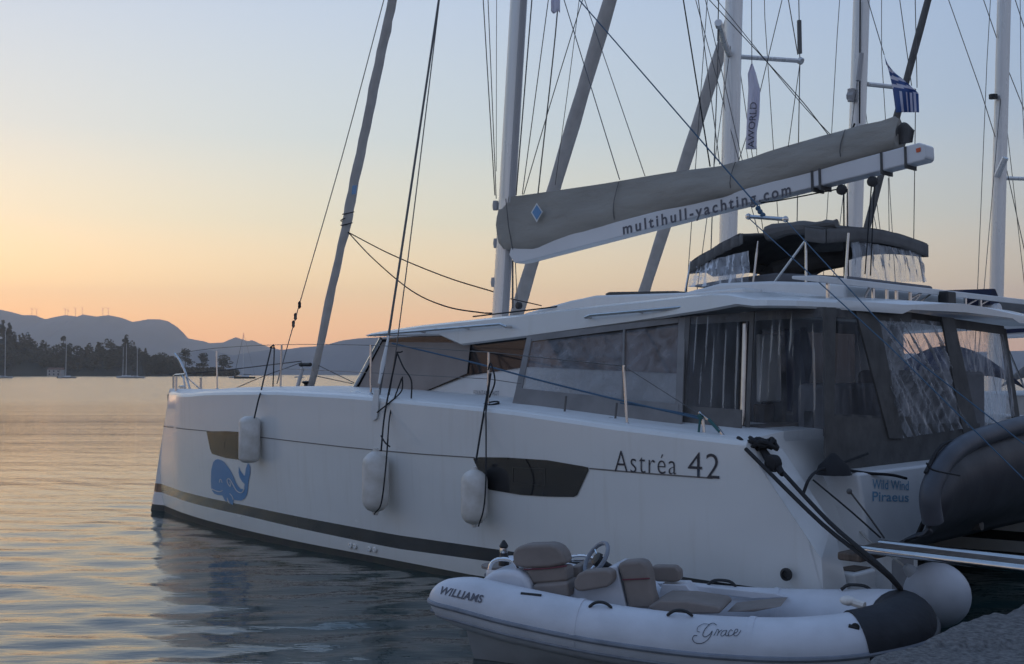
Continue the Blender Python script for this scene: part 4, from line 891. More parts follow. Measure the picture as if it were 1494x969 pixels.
# davit arms
mb = MB()
for v in (2.1, 5.0): mb.tube([(11.9, v, .9), (12.5, v, .82), (12.9, v, .88)], .05, 10)
mb.build('davit', M['dgrey'], cat)

# ================================================================== RIB on the davits
RF = CF
e = CF.empty('davit_dinghy'); tag(e, 'dark grey inflatable dinghy hung on its side behind the catamaran stern', 'dinghy')
RU = 13.2
up = curve_pts([CF.plx(x, y, RU) for x, y in ((1361, 762), (1357, 726), (1365, 698), (1384, 668), (1414, 646), (1455, 631), (1500, 619), (1570, 606), (1680, 600))], 6)
for k, p in enumerate(up): p.x += -.02 * k / len(up)
mb = MB(); mb.tube(up, .085, 14); mb.build('inflatable_tube', M['ribt'], e, smooth=70)
def ribhull(a, b):
    i_ = a * (len(up) - 1); k = min(int(i_), len(up) - 2); p = up[k].lerp(up[k + 1], i_ - k); zb_ = CF.plx(1361, 770, RU).z
    H_ = p.z - zb_ + .0; q = Vector((p.x - .05 - .35 * b ** 2 * min(1, H_ / .5), p.y + .02, p.z - .04 - (H_ + .22 * min(1, H_ / .5)) * b))
    q.x += .16 * math.sin(math.pi * min(1, b * 1.15)) * min(1, H_ / .5) + .05 * math.cos(b * 9) * b; return q
mb = MB(); mb.grid(ribhull, 48, 20); mb.build('hull', M['ribd'], e, smooth=70, solid=.03)
rp = [CF.plx(x, y, 13.15) for x, y in ((1350, 690), (1372, 652), (1400, 640), (1450, 622), (1510, 604))]
mb = MB(); mb.tube(curve_pts(rp, 5), .016, 6); mb.tube(curve_pts([CF.plx(x, y, 13.55) for x, y in ((1352, 676), (1362, 686), (1400, 694))], 5), .008, 5); mb.build('grab_line', M['rope'], e)
mb = MB(); mb.tube([CF.plx(1355, 745, 13.2), CF.plx(1336, 788, 12.8)], .022, 8); mb.build('dinghy_lashing', M['rope'], e)

# ================================================================== FENDERS
def fender(px, pt, pb, w, label, rope_pts, blocky=False, loop=None):
    a, b = hp(px, pt, 0), hp(px, pb, 0); cz = (a.z + b.z) / 2; H = abs(a.z - b.z) / 2; depth_ = 2047 / 18.0; r = w
    cc = Vector(((a.x + b.x) / 2, min(a.y, b.y) - r - .02, cz)); cc2 = CF.pl(px, (pt + pb) / 2, cc.y)
    e = CF.empty('boat_fender'); wloc = CF.o + CF.X * cc2.x + CF.Y * cc2.y + Vector((0, 0, cc2.z)); tag(e, label, 'fender', 'fenders hanging on the catamaran side')
    e.location = wloc
    mb = MB()
    if blocky: prof = [(.02, -H), (r * .55, -H), (r * .85, -H * .93), (r, -H * .8), (r, H * .72), (r * .86, H * .88), (r * .5, H * .98), (.02, H)]
    else: prof = [(.02, -H), (r * .22, -H * .98), (r * .25, -H * .9), (r * .62, -H * .84), (r * .93, -H * .68), (r, -H * .5), (r, H * .52), (r * .93, H * .68), (r * .6, H * .82), (r * .24, H * .9), (r * .2, H * .99), (.02, H)]
    mb.lathe((0, 0, 0), prof, 24); mb.build('body', M['fender'], e, smooth=50)
    mb = MB(); P = [CF.pl(*p) - cc2 for p in rope_pts]; mb.tube(curve_pts(P, 5) if len(P) > 2 else P, .011, 6)
    if loop:
        for lp in loop: mb.tube(curve_pts([CF.pl(*p) - cc2 for p in lp], 6), .009, 6)
    mb.build('lanyard', M['rope'], e)
fender(364, 608, 674, .145, 'blocky clean white fender nearest the bow, half over the small hull window', [(371, 610, -.2), (376, 588, -.06), (379, 577, -.02), (381, 570, .12), (388, 540, .5), (396, 506, .9)], True, [[(396, 506, .9), (400, 508, .9), (398, 570, .9)], [(400, 504, .9), (394, 507, .88), (401, 508, .9)]])
fender(548, 655, 750, .16, 'worn cream fender hanging in the middle of the three', [(556, 658, -.3), (562, 600, -.08), (579, 516, .15)], False, [[(566, 640, -.3), (562, 690, -.36), (556, 735, -.34), (546, 750, -.32)], [(565, 650, -.25), (570, 600, 0), (586, 552, .15)], [(579, 514, .15), (588, 535, .1), (600, 555, .1), (600, 582, .1)], [(550, 602, -.05), (570, 586, 0), (586, 570, .1), (587, 550, .15)], [(556, 636, -.28), (562, 646, -.32), (569, 652, -.3)], [(579, 514, .15), (584, 514, .15), (587, 513, .15)]])
fender(692, 682, 768, .145, 'white fender with a frayed end hanging over the front of the big dark hull window', [(694, 676, -.25), (703, 620, -.05), (716, 545, .15)], False, [[(709, 600, -.05), (709, 690, -.33), (706, 740, -.33), (698, 768, -.3)], [(716, 545, .15), (712, 575, .1), (709, 600, -.05)], [(712, 540, .1), (716, 530, .12), (722, 556, .1), (714, 580, .1)]])

# ================================================================== MOORING LINES
def wtube(name, label, pts, r, m, cat_='rope', group=None, curved=True, extra=None):
    mb = MB(); mb.tube(curve_pts(pts, 6) if curved and len(pts) > 2 else pts, r, 8)
    if extra: extra(mb)
    o = mb.build(name, m, smooth=60); tag(o, label, cat_, group); o.location = CF.o; o.rotation_euler = (0, 0, CF.a); return o
L = [CF.pl(1088, 655, -.02), CF.pl(1200, 765, -.25), CF.pl(1312, 858, -.4)]
Lend = L[1] + (L[2] - L[1]) * 2.0
def knot(mb):
    for k in range(9):
        c_ = CF.pl(1092 + k * 3.2, 645 + (k % 3) * 2, .12 + .05 * (k % 2)); mb.tube([c_ + Vector((.11 * math.cos(a + k), .07 * math.sin(a + k), .035 * math.sin(2 * a + k))) for a in np.linspace(0, 6.28, 12)], .02, 6)
wtube('mooring_line', 'thick black mooring line with the coil on the stern cleat, outer of the pair', [L[0], L[1], L[2], CF.plz(1326, 925, -.1)], .018, M['rope'], 'rope', 'stern mooring lines', extra=knot)
K = [CF.pl(1112, 655, .15), CF.pl(1134, 680, .0), CF.pl(1210, 762, -.25), CF.pl(1312, 856, -.45)]
wtube('mooring_line', 'thick black mooring line running through the round snubber, inner of the pair', K + [CF.plz(1330, 928, -.1)], .018, M['rope'], 'rope', 'stern mooring lines', extra=lambda mb: (mb.lathe(CF.pl(1128, 676, .0), [(.02, -.05), (.07, -.04), (.08, 0), (.07, .04), (.02, .05)], 14, Vector((.3, 1, .1))), mb.tube([CF.pl(1112, 655, .15), CF.pl(1120, 668, .08), CF.pl(1135, 682, 0), CF.pl(1142, 692, -.05)], [.028, .04, .035, .026], 8)))
wtube('gangway_halyard', 'taut blue line crossing the sky from the mast down to the lifting hoop', [CF.pl(*e1((845, 0), (1105, 300), 3.2)), CF.pl(845, 0, 3.0), CF.pl(1105, 300, 2.05), CF.pl(1114, 318, 2.0)], .009, M['ropeb'], curved=False, extra=lambda mb: [mb.ball(CF.pl(x, y, 2.0), .03, 8) for x, y in ((1106, 304), (1109, 309), (1113, 314))])
wtube('bridle_line', 'left blue bridle line slanting from the lifting hoop across the cockpit curtains', [CF.pl(1092, 318, 2.0), CF.plx(1300, 508, 12.9), CF.plx(1520, 725, 14.0)], .0055, M['ropeb'], group='gangway bridle lines', curved=False)
wtube('bridle_line', 'right blue bridle line slanting from the lifting hoop towards the davit dinghy', [CF.pl(1147, 322, 2.0), CF.plx(1330, 520, 13.0), CF.plx(1520, 668, 14.0)], .0055, M['ropeb'], group='gangway bridle lines', curved=False)
wtube('stern_line', 'thin black line slanting over the white transom bench to the steps', [CF.plx(1186, 700, 12.3), CF.plx(1240, 745, 12.6), CF.plx(1285, 785, 12.8)], .008, M['rope'])
wtube('lashing_line', 'short pale line slanting down beside the home port lettering', [CF.plx(1238, 715, 12.5), CF.plx(1265, 750, 12.55), CF.plx(1290, 785, 12.6)], .008, M['ropeg'], extra=lambda mb: mb.ball(CF.plx(1239, 717, 12.5), .025, 8))
wtube('shower_hose', 'black hose and coil lying along the top of the transom bench', [CF.plx(1172, 720, 12.3), CF.plx(1180, 700, 12.3), CF.plx(1192, 688, 12.2), CF.plx(1215, 683, 12.2), CF.plx(1262, 690, 12.3), CF.plx(1300, 693, 12.4), CF.plx(1322, 698, 12.4)], .014, M['rope'], 'hose', extra=lambda mb: (mb.lathe(CF.plx(1216, 686, 12.2), [(.16, -.04), (.13, .04), (.05, .12), (.02, .15)], 12), mb.tube([CF.plx(1222, 678, 12.2), CF.plx(1266, 662, 12.1)], .012, 6)))
# gangway
G0 = CF.plx(1252, 794, UL + 1.1); G1 = Vector((15.3, G0.y - .1, .92))
e = CF.empty('gangway'); tag(e, 'narrow grey gangway with steel edges reaching from the stern steps to the quay', 'gangway')
ax = (G1 - G0); 
mb = MB(); mb.prism([G0 + Vector((0, -.02, -.02)), G0 + Vector((0, .34, -.02)), G0 + Vector((0, .34, -.06)), G0 + Vector((0, -.02, -.06))], [G1 + Vector((0, -.02, -.02)), G1 + Vector((0, .34, -.02)), G1 + Vector((0, .34, -.06)), G1 + Vector((0, -.02, -.06))]); mb.build('plank', M['wood'], e)
for dy in (-.04, .36): mb = MB(); mb.tube([G0 + Vector((0, dy, -.03)), G1 + Vector((0, dy, -.03))], .032, 12); mb.build('edge_rail', M['steel'], e)
mb = MB(); mb.box(G0.x - .16, G0.x + .06, G0.y - .06, G0.y + .38, G0.z - .14, G0.z - .07); mb.build('hinge_bracket', M['wood'], e, bevel=.02)

# ================================================================== WHITE TENDER
TA = math.atan2(-.36, .93); TF = Fr(-.23, 9.86, TA)
ten = TF.empty('white_tender'); tag(ten, 'small white jet tender with taupe seats floating beside the catamaran stern', 'tender')
TS = TF.pl(628, 886, -.6); print('TENDER', TS, TF.pl(670, 843, -.6), TF.pl(1370, 905, 0), TF.pl(950, 893, -.6))
s0 = TS.x; cn = [(s0, .58, .50, .02), (s0 + .05, .59, .497, .10), (s0 + .15, .60, .49, .165), (s0 + .36, .60, .47, .21), (s0 + .75, .61, .41, .22), (1.2, .62, .335, .22), (1.9, .62, .30, .22), (2.5, .60, .31, .225), (2.9, .53, .34, .23), (3.15, .42, .38, .23), (3.32, .25, .41, .23), (3.38, 0, .42, .23)]
def path_pts(sel): return [(s, -t, z, r) for s, t, z, r in sel]
full = path_pts(cn) + [(s, t, z, r) for s, t, z, r in cn[-2::-1]]
cc = curve_pts([(s, t, z) for s, t, z, r in full], 5); rr = [0] * len(cc)
rs = [r for *_, r in full]
for i in range(len(cc)): k = min(i / 5, len(rs) - 1); rr[i] = rs[int(k)] + (rs[min(int(k) + 1, len(rs) - 1)] - rs[int(k)]) * (k - int(k))
mb = MB(); mb.tube(cc, rr, 28); mb.build('inflatable_tube', M['tube'], ten, smooth=70)
for s_ in (1.05, 2.35):
    for side_ in (-1, 1):
        z_ = interp([c_[0] for c_ in cn], [c_[2] for c_ in cn], s_); t_ = interp([c_[0] for c_ in cn], [c_[1] for c_ in cn], s_); r_ = interp([c_[0] for c_ in cn], [c_[3] for c_ in cn], s_)
        mb = MB(); mb.tube([(s_ - .022, side_ * t_, z_), (s_ + .022, side_ * t_, z_ - .002)], r_ + .005, 28); mb.build('seam_tape', M['tube'], ten, smooth=70)
# lower hull
mb = MB(); rings = []
for s in (s0 + .3, s0 + .45, .6, 1, 1.6, 2.2, 2.7, 3.05, 3.28, 3.4):
    w = interp([c_[0] for c_ in cn], [c_[1] for c_ in cn], s); z = interp([c_[0] for c_ in cn], [c_[2] for c_ in cn], s); w = (w + .13 if s < 2.9 else w + .1) - .10 * max(0, 1 - (s - s0 - .3) / .5)
    k = interp([0, 1.5, 2.7, 3.2, 3.4], [-.14, -.16, -.1, .1, .3], s)
    rings.append([(s, -w, z - .03), (s, -w * .93, z - .2), (s, -w * .6, k + .08), (s, 0, k), (s, w * .6, k + .08), (s, w * .93, z - .2), (s, w, z - .03), (s, w * .5, z - .12), (s, -w * .5, z - .12)])
mb.loft(rings); mb.build('hull', M['tubeg'], ten, smooth=35)
for dz, r_, nm in ((-.02, .022, M['rub']), (-.115, .016, M['rub'])):
    mb = MB(); P = []
    for p, r in zip(cc, rr):
        P.append(p)
    Q = []
    for i, p in enumerate(P):
        t = (P[min(i + 1, len(P) - 1)] - P[max(0, i - 1)]).normalized(); out = Vector((t.y, -t.x, 0)); 
        Q.append(p + out * math.sqrt(max(0, rr[i] ** 2 - dz ** 2)) * .99 + Vector((0, 0, dz)))
    mb.tube(Q, r_, 8); mb.build('rubbing_strake', nm, ten)
tpl = lambda t: (lambda x, y, off=0: TF.pl(x, y, t - off))
# tube surface map for lettering: iterate onto the near tube
def tube_map(x, y, off=0):
    t = -.8
    for _ in range(20):
        p = TF.pl(x, y, t); cz = interp([c_[0] for c_ in cn], [c_[2] for c_ in cn], p.x); ct = interp([c_[0] for c_ in cn], [c_[1] for c_ in cn], p.x); r = interp([c_[0] for c_ in cn], [c_[3] for c_ in cn], p.x) + off
        dz = max(-r * .97, min(r * .97, p.z - cz)); t = t * .5 + .5 * (-ct - math.sqrt(r * r - dz * dz))
    return TF.pl(x, y, t)
text_on('WILLIAMS', [(641, 866), (704, 880), (706, 868.5), (645, 855)], tube_map, 'lettering', M['lettergr'], ten, .006, bold=.03, shear=.25, space=1.05)
# script name drawn with pen strokes
gz_ = lambda p: (980 + p[0] / 2.907, 740 + p[1] / 2.907)
strokes('lettering', [[1.0, *map(gz_, [(190, 500), (178, 492), (160, 497), (140, 520), (132, 542), (142, 550), (160, 540), (172, 525), (165, 545), (150, 565), (125, 578), (100, 575), (88, 560), (95, 545), (108, 545)])],
                      [.7, *map(gz_, [(160, 497), (135, 495), (112, 508), (108, 525), (120, 530)])],
                      [.85, *map(gz_, [(178, 545), (190, 525), (193, 518), (200, 524), (192, 545), (200, 530), (214, 520)])],
                      [.85, *map(gz_, [(232, 522), (218, 525), (208, 540), (214, 547), (226, 538), (234, 522), (228, 540), (234, 546), (243, 540)])],
                      [.85, *map(gz_, [(258, 524), (250, 520), (240, 535), (243, 546), (256, 542), (266, 532)])], [.85, *map(gz_, [(264, 536), (278, 528), (280, 518), (270, 520), (263, 538), (270, 546), (282, 540), (294, 522)])]], tube_map, 1.3, M['letter'], ten, .006)
def tprism(pxs, t0, t1, name, m, bevel=.03, seg=3, parent=None, taper=0):
    P = [TF.pl(x, y, t0) for x, y in pxs]; c_ = sum(P, Vector()) / len(P)
    mb = MB(); Q = [Vector((p.x, t1, p.z)) for p in P]
    mb.prism(P, Q); return mb.build(name, m, parent or ten, bevel=bevel, seg=seg)
# inner deck
mb = MB(); mb.box(.15, 3.0, -.5, .5, .12, .24); mb.build('floor', M['tube'], ten, bevel=.02)
# engine box
tprism([(690, 868), (694, 856), (706, 842), (718, 834), (735, 832), (752, 833), (764, 838), (772, 850), (780, 880), (740, 880)], -.34, .36, 'engine_cover', M['tube'], .05, 4)
p = TF.pl(718, 833, -.1); mb = MB(); mb.loft([[(p.x + .13 * math.cos(a), .02 + .17 * math.sin(a), p.z + z) for a in np.linspace(0, 6.28, 20)[:-1]] for z in (.015, .035)]); mb.build('hatch', M['seat'], ten)
for tt in (-.2, .22):
    mb = MB(); mb.tube(curve_pts([TF.pl(714, 831, tt), TF.pl(718, 821, tt), TF.pl(729, 816, tt), TF.pl(746, 818, tt), TF.pl(754, 828, tt), TF.pl(755, 833, tt)], 5), .017, 10); mb.build('rear_rail', M['chrome'], ten)
p = TF.pl(735, 823, 0); mb = MB(); mb.lathe(p, [(.02, -.06), (.045, -.04), (.045, .05), (.035, .07), (.032, .14), (.04, .15), (.03, .17), (.01, .2)], 12); mb.build('light_pole', M['black'], ten)
mb = MB(); q = TF.pl(735, 803, 0); mb.lathe(q, [(.034, -.02), (.036, .0), (.034, .02)], 12); mb.build('light_band', M['chrome'], ten)
# helm seat
def cushion(name, pxs, t0, t1, m=M['seat'], bev=.06):
    return tprism(pxs, t0, t1, name, m, bev, 4)
cushion('seat_backrest', [(747, 806), (754, 798), (768, 795), (800, 794), (812, 797), (822, 808), (826, 824), (800, 829), (768, 830), (748, 826)], -.30, -.10, bev=.055)
cushion('seat_backrest', [(766, 832), (826, 827), (828, 849), (806, 851), (776, 853)], -.28, -.08, bev=.03)
cushion('seat_base', [(776, 853), (828, 849), (830, 873), (800, 872), (778, 868)], -.34, -.06, bev=.03)
mb = MB(); mb.tube([TF.pl(764, 831, -.31), TF.pl(800, 829.5, -.31), TF.pl(827, 825.5, -.31)], .006, 6); mb.build('piping', M['piping'], ten)
cushion('seat_base', [(833, 826), (846, 826), (848, 848), (834, 850)], .0, .5, bev=.02)
# side fence: far rail
mb = MB(); mb.tube(curve_pts([TF.pl(x, y, .38) for x, y in ((834, 812), (848, 811), (862, 813), (872, 820))], 4), .013, 8); mb.tube([TF.pl(834, 818, .38), TF.pl(852, 818, .38)], .01, 6); mb.build('side_rail', M['chrome'], ten)
# steering wheel
wc = TF.pl(870, 815, .02); nrm = Vector((-.62, -.55, .55)).normalized(); qd = nrm.to_track_quat('Z', 'Y')
mb = MB(); mb.tube([wc + qd @ Vector((.145 * math.cos(a), .145 * math.sin(a), 0)) for a in np.linspace(0, 2 * math.pi, 33)], .018, 8); sw = mb.build('steering_wheel', M['rub'], ten)
mb = MB()
for k in range(3): a = 2.09 * k + .5; mb.tube([wc - nrm * .03, wc + qd @ Vector((.14 * math.cos(a), .14 * math.sin(a), 0))], .009, 6)
mb.build('spoke', M['chrome'], sw); mb = MB(); mb.lathe(wc, [(.05, -.07), (.06, -.04), (.055, .005), (.03, .012)], 14, nrm); mb.build('hub', M['black'], sw)
mb = MB(); mb.tube([wc - nrm * .04, wc - nrm * .22], .03, 8); mb.build('steering_column', M['black'], sw)
# console
tprism([(834, 882), (837, 856), (868, 848), (880, 832), (892, 826), (900, 826), (915, 890), (913, 896), (880, 893)], -.22, .2, 'console', M['tube'], .035, 4)
cushion('bolster', [(837, 848), (842, 838), (852, 833), (884, 831), (893, 835), (894, 848), (887, 857), (845, 864), (837, 860)], -.36, -.22, bev=.05)
cushion('console_seat', [(900, 824), (908, 820), (934, 818), (943, 824), (948, 842), (951, 865), (957, 884), (948, 888), (917, 889), (908, 850)], -.24, -.06, bev=.035)
mb = MB(); mb.tube([TF.pl(908, 846, -.25), TF.pl(930, 845, -.25), TF.pl(948, 844, -.25)], .006, 6); mb.build('piping', M['piping'], ten)
cushion('bolster', [(946, 831), (952, 826), (984, 826), (992, 833), (993, 846), (987, 850), (956, 849)], .2, .32, bev=.05)
tprism([(958, 851), (998, 850), (1000, 853), (1130, 866), (1150, 872), (1100, 874), (965, 858)], .40, .46, 'inner_liner', M['tube'], .02)
tprism([(955, 880), (960, 876), (965, 852), (1000, 853), (1020, 876)], .2, .42, 'inner_liner', M['tube'], .02)
cushion('bow_cushion', [(944, 886), (962, 876), (1000, 877), (1046, 884), (1053, 889), (1050, 896), (960, 897)], -.36, .1, bev=.03)
cushion('bow_cushion', [(1060, 893), (1100, 888), (1140, 885), (1100, 893)], -.1, .3, bev=.01)
def handle(px, py, wpx):
    a, b, c_ = tube_map(px - wpx / 2, py + 2, 0), tube_map(px, py, 0), tube_map(px + wpx / 2, py + 3, 0)
    mb = MB(); up = Vector((0, -.01, .03)); mb.tube(curve_pts([a, a.lerp(b, .5) + up * .9, b + up, b.lerp(c_, .5) + up * .9, c_], 4), [.008] + [.012] * 15 + [.008], 8); mb.build('grab_handle', M['black'], ten)
handle(876, 884, 34); handle(992, 896, 38)
for s in (1.9, 3.0):
    w = interp([c_[0] for c_ in cn], [c_[1] for c_ in cn], s); z = interp([c_[0] for c_ in cn], [c_[2] for c_ in cn], s) + .22
    mb = MB(); mb.tube(curve_pts([(s - .12, w, z), (s - .06, w, z + .04), (s + .06, w, z + .04), (s + .12, w, z)], 4), .013, 8); mb.build('grab_handle', M['black'], ten)
mb = MB(); mb.tube([tube_map(760, 866, 0), tube_map(790, 869, 0)], .012, 8); mb.build('grab_handle', M['black'], ten)
# black bow cover
i0 = [i for i, p in enumerate(cc) if p.x > 3.02]; seg_ = [(cc[i], rr[i]) for i in i0 if cc[i].y < .25]
bc = MB(); bc.tube([p for p, r in seg_], [r + .012 for p, r in seg_], 24); bc.build('bow_cover', M['bowc'], ten, smooth=70)
mb = MB(); lo = [(s, y, z) for s, y, z in ((2.9, -.62, .3), (3.2, -.6, .32), (3.5, -.42, .36), (3.68, -.1, .4))]; mb.grid(lambda a, b: Vector(curve_pts(lo, 6)[int(a * 18)]) + Vector((-.12 * b, .12 * b, -.42 * b + .04 * math.sin(a * 14) * b)), 18, 6); mb.build('cover_skirt', M['bowc'], ten, solid=.012, smooth=70)
mb = MB(); mb.tube([tube_map(1238, 913, .01), tube_map(1250, 916, .012)], .014, 8); mb.lathe(tube_map(1248, 915, .01), [(.03, 0), (.03, .012), (.012, .014)], 12, Vector((0, -1, 0))); mb.build('cover_toggle', M['black'], ten)
mb = MB(); p = Vector((3.0, -.3, .64)); mb.ball(p, .06, 12, .6); mb.tube([p, p + Vector((.12, -.05, -.02))], .03, 8); mb.build('bow_roller', M['fender'], ten)
ten_rope = MB(); 
# round buoy
cw = at(1367, 868, 9.9); r = 47 / F * 9.9
e = bpy.data.objects.new('round_fender', None); COL.objects.link(e); e.location = cw; tag(e, 'big white ball fender between the tender bow and the dark water by the quay', 'ball fender')
mb = MB(); mb.lathe((0, 0, 0), [(max(.004, r * math.sin(math.pi * k / 16)), -r * math.cos(math.pi * k / 16)) for k in range(17)] , 32, Vector((-.75, .1, .7))); mb.build('ball', M['tube'], e, smooth=70)
ax_ = Vector((-.75, .1, .7)).normalized(); mb = MB(); mb.lathe(ax_ * r * .95, [(.06, 0), (.05, .05), (.03, .09), (.008, .1)], 14, ax_); mb.build('eye', M['tubeg'], e)
mb = MB(); mb.tube([ax_ * (r + .05), ax_ * (r + .05) + Vector((-.25, .3, .2)), ax_ * (r + .1) + Vector((-.3, 1.5, .5))], .01, 6); mb.build('lanyard', M['ropew'], e)
wtube('bow_warp', 'frayed grey line tangled at the bottom of the black bow cover', [CF.loc(at(1358, 895, 8.6)), CF.loc(at(1368, 910, 8.5)), CF.loc(at(1366, 925, 8.4)), CF.loc(at(1352, 940, 8.3))], .02, M['ropeg'])

# ================================================================== QUAY
mb = MB()
def qfn(a, b):
    u = 14.30 + 12 * a ** 1.6; v = -14 + 34 * b
    w = CF.o + CF.X * u + CF.Y * v; e_ = .10 * noise.fractal(Vector((v * 1.1, 0, 1)), 1, 2, 4) * (1 if a == 0 else 0)
    step_ = .0 if v > 1.55 else 0.0
    z = .70 + .035 * noise.fractal(Vector((u * 1.3, v * 1.3, 4)), 1, 2, 6) + .012 * noise.noise(Vector((u * 14, v * 14, 4))) - (.05 if a == 0 else 0) + (.03 if noise.noise(Vector((u * .8, v * .7, 9))) > .05 else 0)
    return (u + e_, v, z)
mb.grid(qfn, 110, 420)
mb.grid(lambda a, b: (14.30 + .10 * noise.fractal(Vector(((-14 + 34 * b) * 1.1, 0, 1)), 1, 2, 4) + .03 * noise.noise(Vector((a * 9, b * 90, 3))), -14 + 34 * b, .65 - 1.3 * a + (.035 * noise.fractal(Vector((14.30 * 1.3, (-14 + 34 * b) * 1.3, 4)), 1, 2, 6) if a == 0 else 0)), 12, 420)
qo = mb.build('quay', M['concrete'], smooth=50); qo.location = CF.o; qo.rotation_euler = (0, 0, CF.a); tag(qo, kind='structure')

# ================================================================== NEIGHBOUR YACHTS
def yacht(label, v, tack, tw, mastp, mw, H, hood, stern_u, boom_px=None, bagm=None, lines=()):
    e = CF.empty('sailing_yacht'); tag(e, label, 'sailing yacht', 'sailing yachts moored beyond the catamaran')
    tk = CF.pl(*tack[0], v); u0 = tk.x - .5; L = stern_u - u0
    mb = MB(); rings = []
    for k in range(17):
        t = k / 16; w = 1.95 * (1 - (max(0, .62 - t) / .62) ** 2.1) * (1 - .12 * max(0, t - .7) / .3) + .03; z1 = 1.55 - .25 * math.sin(math.pi * min(1, t * .8)); x = u0 + L * t
        rings.append([(x, v - w * .5, -.3), (x, v - w * .92, .25), (x, v - w, z1), (x, v - w * .9, z1 + .05), (x, v + w * .9, z1 + .05), (x, v + w, z1), (x, v + w * .92, .25), (x, v + w * .5, -.3)])
    mb.loft(rings); mb.build('hull', M['gel'], e, smooth=40)
    mb = MB(); mb.loft([[(x, v - w, 1.3), (x, v - w * .85, z), (x, v + w * .85, z), (x, v + w, 1.3)] for x, w, z in ((u0 + L * .28, .5, 1.45), (u0 + L * .36, .95, 1.85), (u0 + L * .66, 1.25, 1.98), (u0 + L * .68, 1.25, 1.9))]); mb.build('coachroof', M['gel2'], e, bevel=.03)
    mb = MB(); mb.box(u0 + L * .42, u0 + L * .62, v - 1.27, v - 1.1, 1.56, 1.74); mb.build('window', M['glass'], e)
    a, b = CF.pl(*mastp[0], v), CF.pl(*mastp[1], v); d = (b - a) / (b.z - a.z); a = a + d * (1.9 - a.z); t_ = a + d * (H - a.z)
    mb = MB(); mb.tube([a, t_], [mw, mw * .9], 16, flat=.62, up=Vector((1, 0, 0))); mb.build('mast', M['mastm'], e)
    g = CF.pl(*tack[1], v); tk = CF.pl(*tack[0], v); dg = (g - tk) / (g.z - tk.z)
    tk0 = tk + dg * (1.6 - tk.z); ge = t_ + Vector((-.15, 0, -.3)); n = 14
    P = []; rr_ = []
    for k in range(n + 1):
        s_ = k / n; q = tk0.lerp(g, s_); P.append(q); rr_.append(tw * (1.0 + .06 * math.sin(k * 2.1)))
    P.append(g + (g - tk0) * .6); rr_.append(tw * .7)
    mb = MB(); mb.tube(P, rr_, 10); mb.build('furled_genoa', M['genoa'] if bagm != 'dark' else M['grey'], e, smooth=70)
    mb = MB(); mb.tube([P[-1], t_], .012, 5)
    for s_ in (-1, 1):
        mb.tube([(a.x + .3, v + s_ * 1.85, 1.5), (a.x + .35, v + s_ * .95, 9.2), t_], .008, 5)
        mb.tube([(a.x + .3, v + s_ * 1.8, 1.5), a + d * 7.0], .008, 5)
    mb.tube([(stern_u, v, 1.5), t_], .008, 5)
    mb.build('rigging', M['wire'], e, smooth=60)
    # boom, sprayhood, bimini
    mb = MB(); mb.tube([a + d * 1.3 + Vector((.15, 0, 0)), a + d * 1.2 + Vector((L * .36, 0, .2))], .11, 10); bo = mb.build('boom', M['boomm'], e)
    mb = MB(); bh = [(.05, .75), (1.2, .5), (3, .36), (L * .34, .25)]
    mb.loft([[a + d * 1.3 + Vector((.2 + x, y_, z_ * 1.0 + .2 * x / (L * .36))) for y_, z_ in ((-.16, .0), (-.2, h_ * .4), (-.05, h_), (.05, h_), (.2, h_ * .4), (.16, 0))] for x, h_ in bh]); mb.build('sail_bag', hood, e, smooth=50)
    mb = MB(); us_ = u0 + L * .68
    mb.grid(lambda p, q: (us_ + p * 1.3, v - 1.35 + 2.7 * q, 1.9 + .85 * math.sin(math.pi * min(1, .15 + p * .7)) * math.sin(math.pi * (q * .94 + .03)) ** .35), 12, 14); mb.build('sprayhood', hood, e, solid=.02)
    mb = MB(); ub = u0 + L * .82
    mb.grid(lambda p, q: (ub + p * 1.8, v - 1.4 + 2.8 * q, 3.0 + .25 * math.sin(math.pi * q) + .05 * math.sin(math.pi * p)), 8, 14); mb.build('bimini', hood, e, solid=.03)
    for p in (0, .5, 1):
        for s_ in (-1, 1): mb = MB(); mb.tube([(ub + .9 + (p - .5) * .5, v + s_ * 1.5, 1.5), (ub + 1.8 * p, v + s_ * 1.38, 3.02)], .014, 6); mb.build('bimini_frame', M['steel'], e)
    return e, a, d
def yparts(e, v, name, m, segs, r=.02):
    mb = MB()
    for s_ in segs:
        rad_ = s_[0] if isinstance(s_[0], float) else r; pts = s_[1:] if isinstance(s_[0], float) else s_
        mb.tube([CF.pl(x, y, vv_) for x, y, vv_ in pts], rad_, 8)
    return mb.build(name, m, e)
eA, aA, dA = yacht('nearest sailing yacht beyond the catamaran, with a spreader and the narrow white flag', 9.5, [(755, 455), (890, 0)], .15, [(1062, 360), (1071, 0)], .19, 21, M['navy'], 13.2)
yparts(eA, 9.5, 'spreader', M['mastm'], [[.06, (1050, 36, 8.2), (1056, 60, 8.9), (1064, 80, 9.4)], [.045, (1080, 83, 9.6), (1168, 89, 10.9)], [.07, (1048, 33, 8.1), (1049, 38, 8.2)], [.07, (1166, 88, 10.9), (1170, 90, 10.9)]])
yparts(eA, 9.5, 'shroud', M['wire'], [[.01, (1167, 92, 10.9), (1163, 318, 11.2), (1162, 400, 11.4)], [.01, (1167, 88, 10.9), (1164, -80, 10.8)], [.045, (1166, 30, 10.9), (1167, 78, 10.9)], [.01, (1164, 80, 10.9), (1140, -60, 10.5)], [.01, (1047, 60, 8.2), (1050, -60, 8.2)], [.01, (1049, 40, 8.2), (1036, 400, 8.0)], [.008, (1020, -40, 9.3), (1098, 300, 9.3)], [.008, (1015, 0, 9.4), (1120, 390, 9.4)], [.008, (1141, 0, 9.4), (1105, 150, 9.4), (1060, 290, 9.4)], [.009, (1015, -30, 9.4), (1050, 240, 9.4)]])
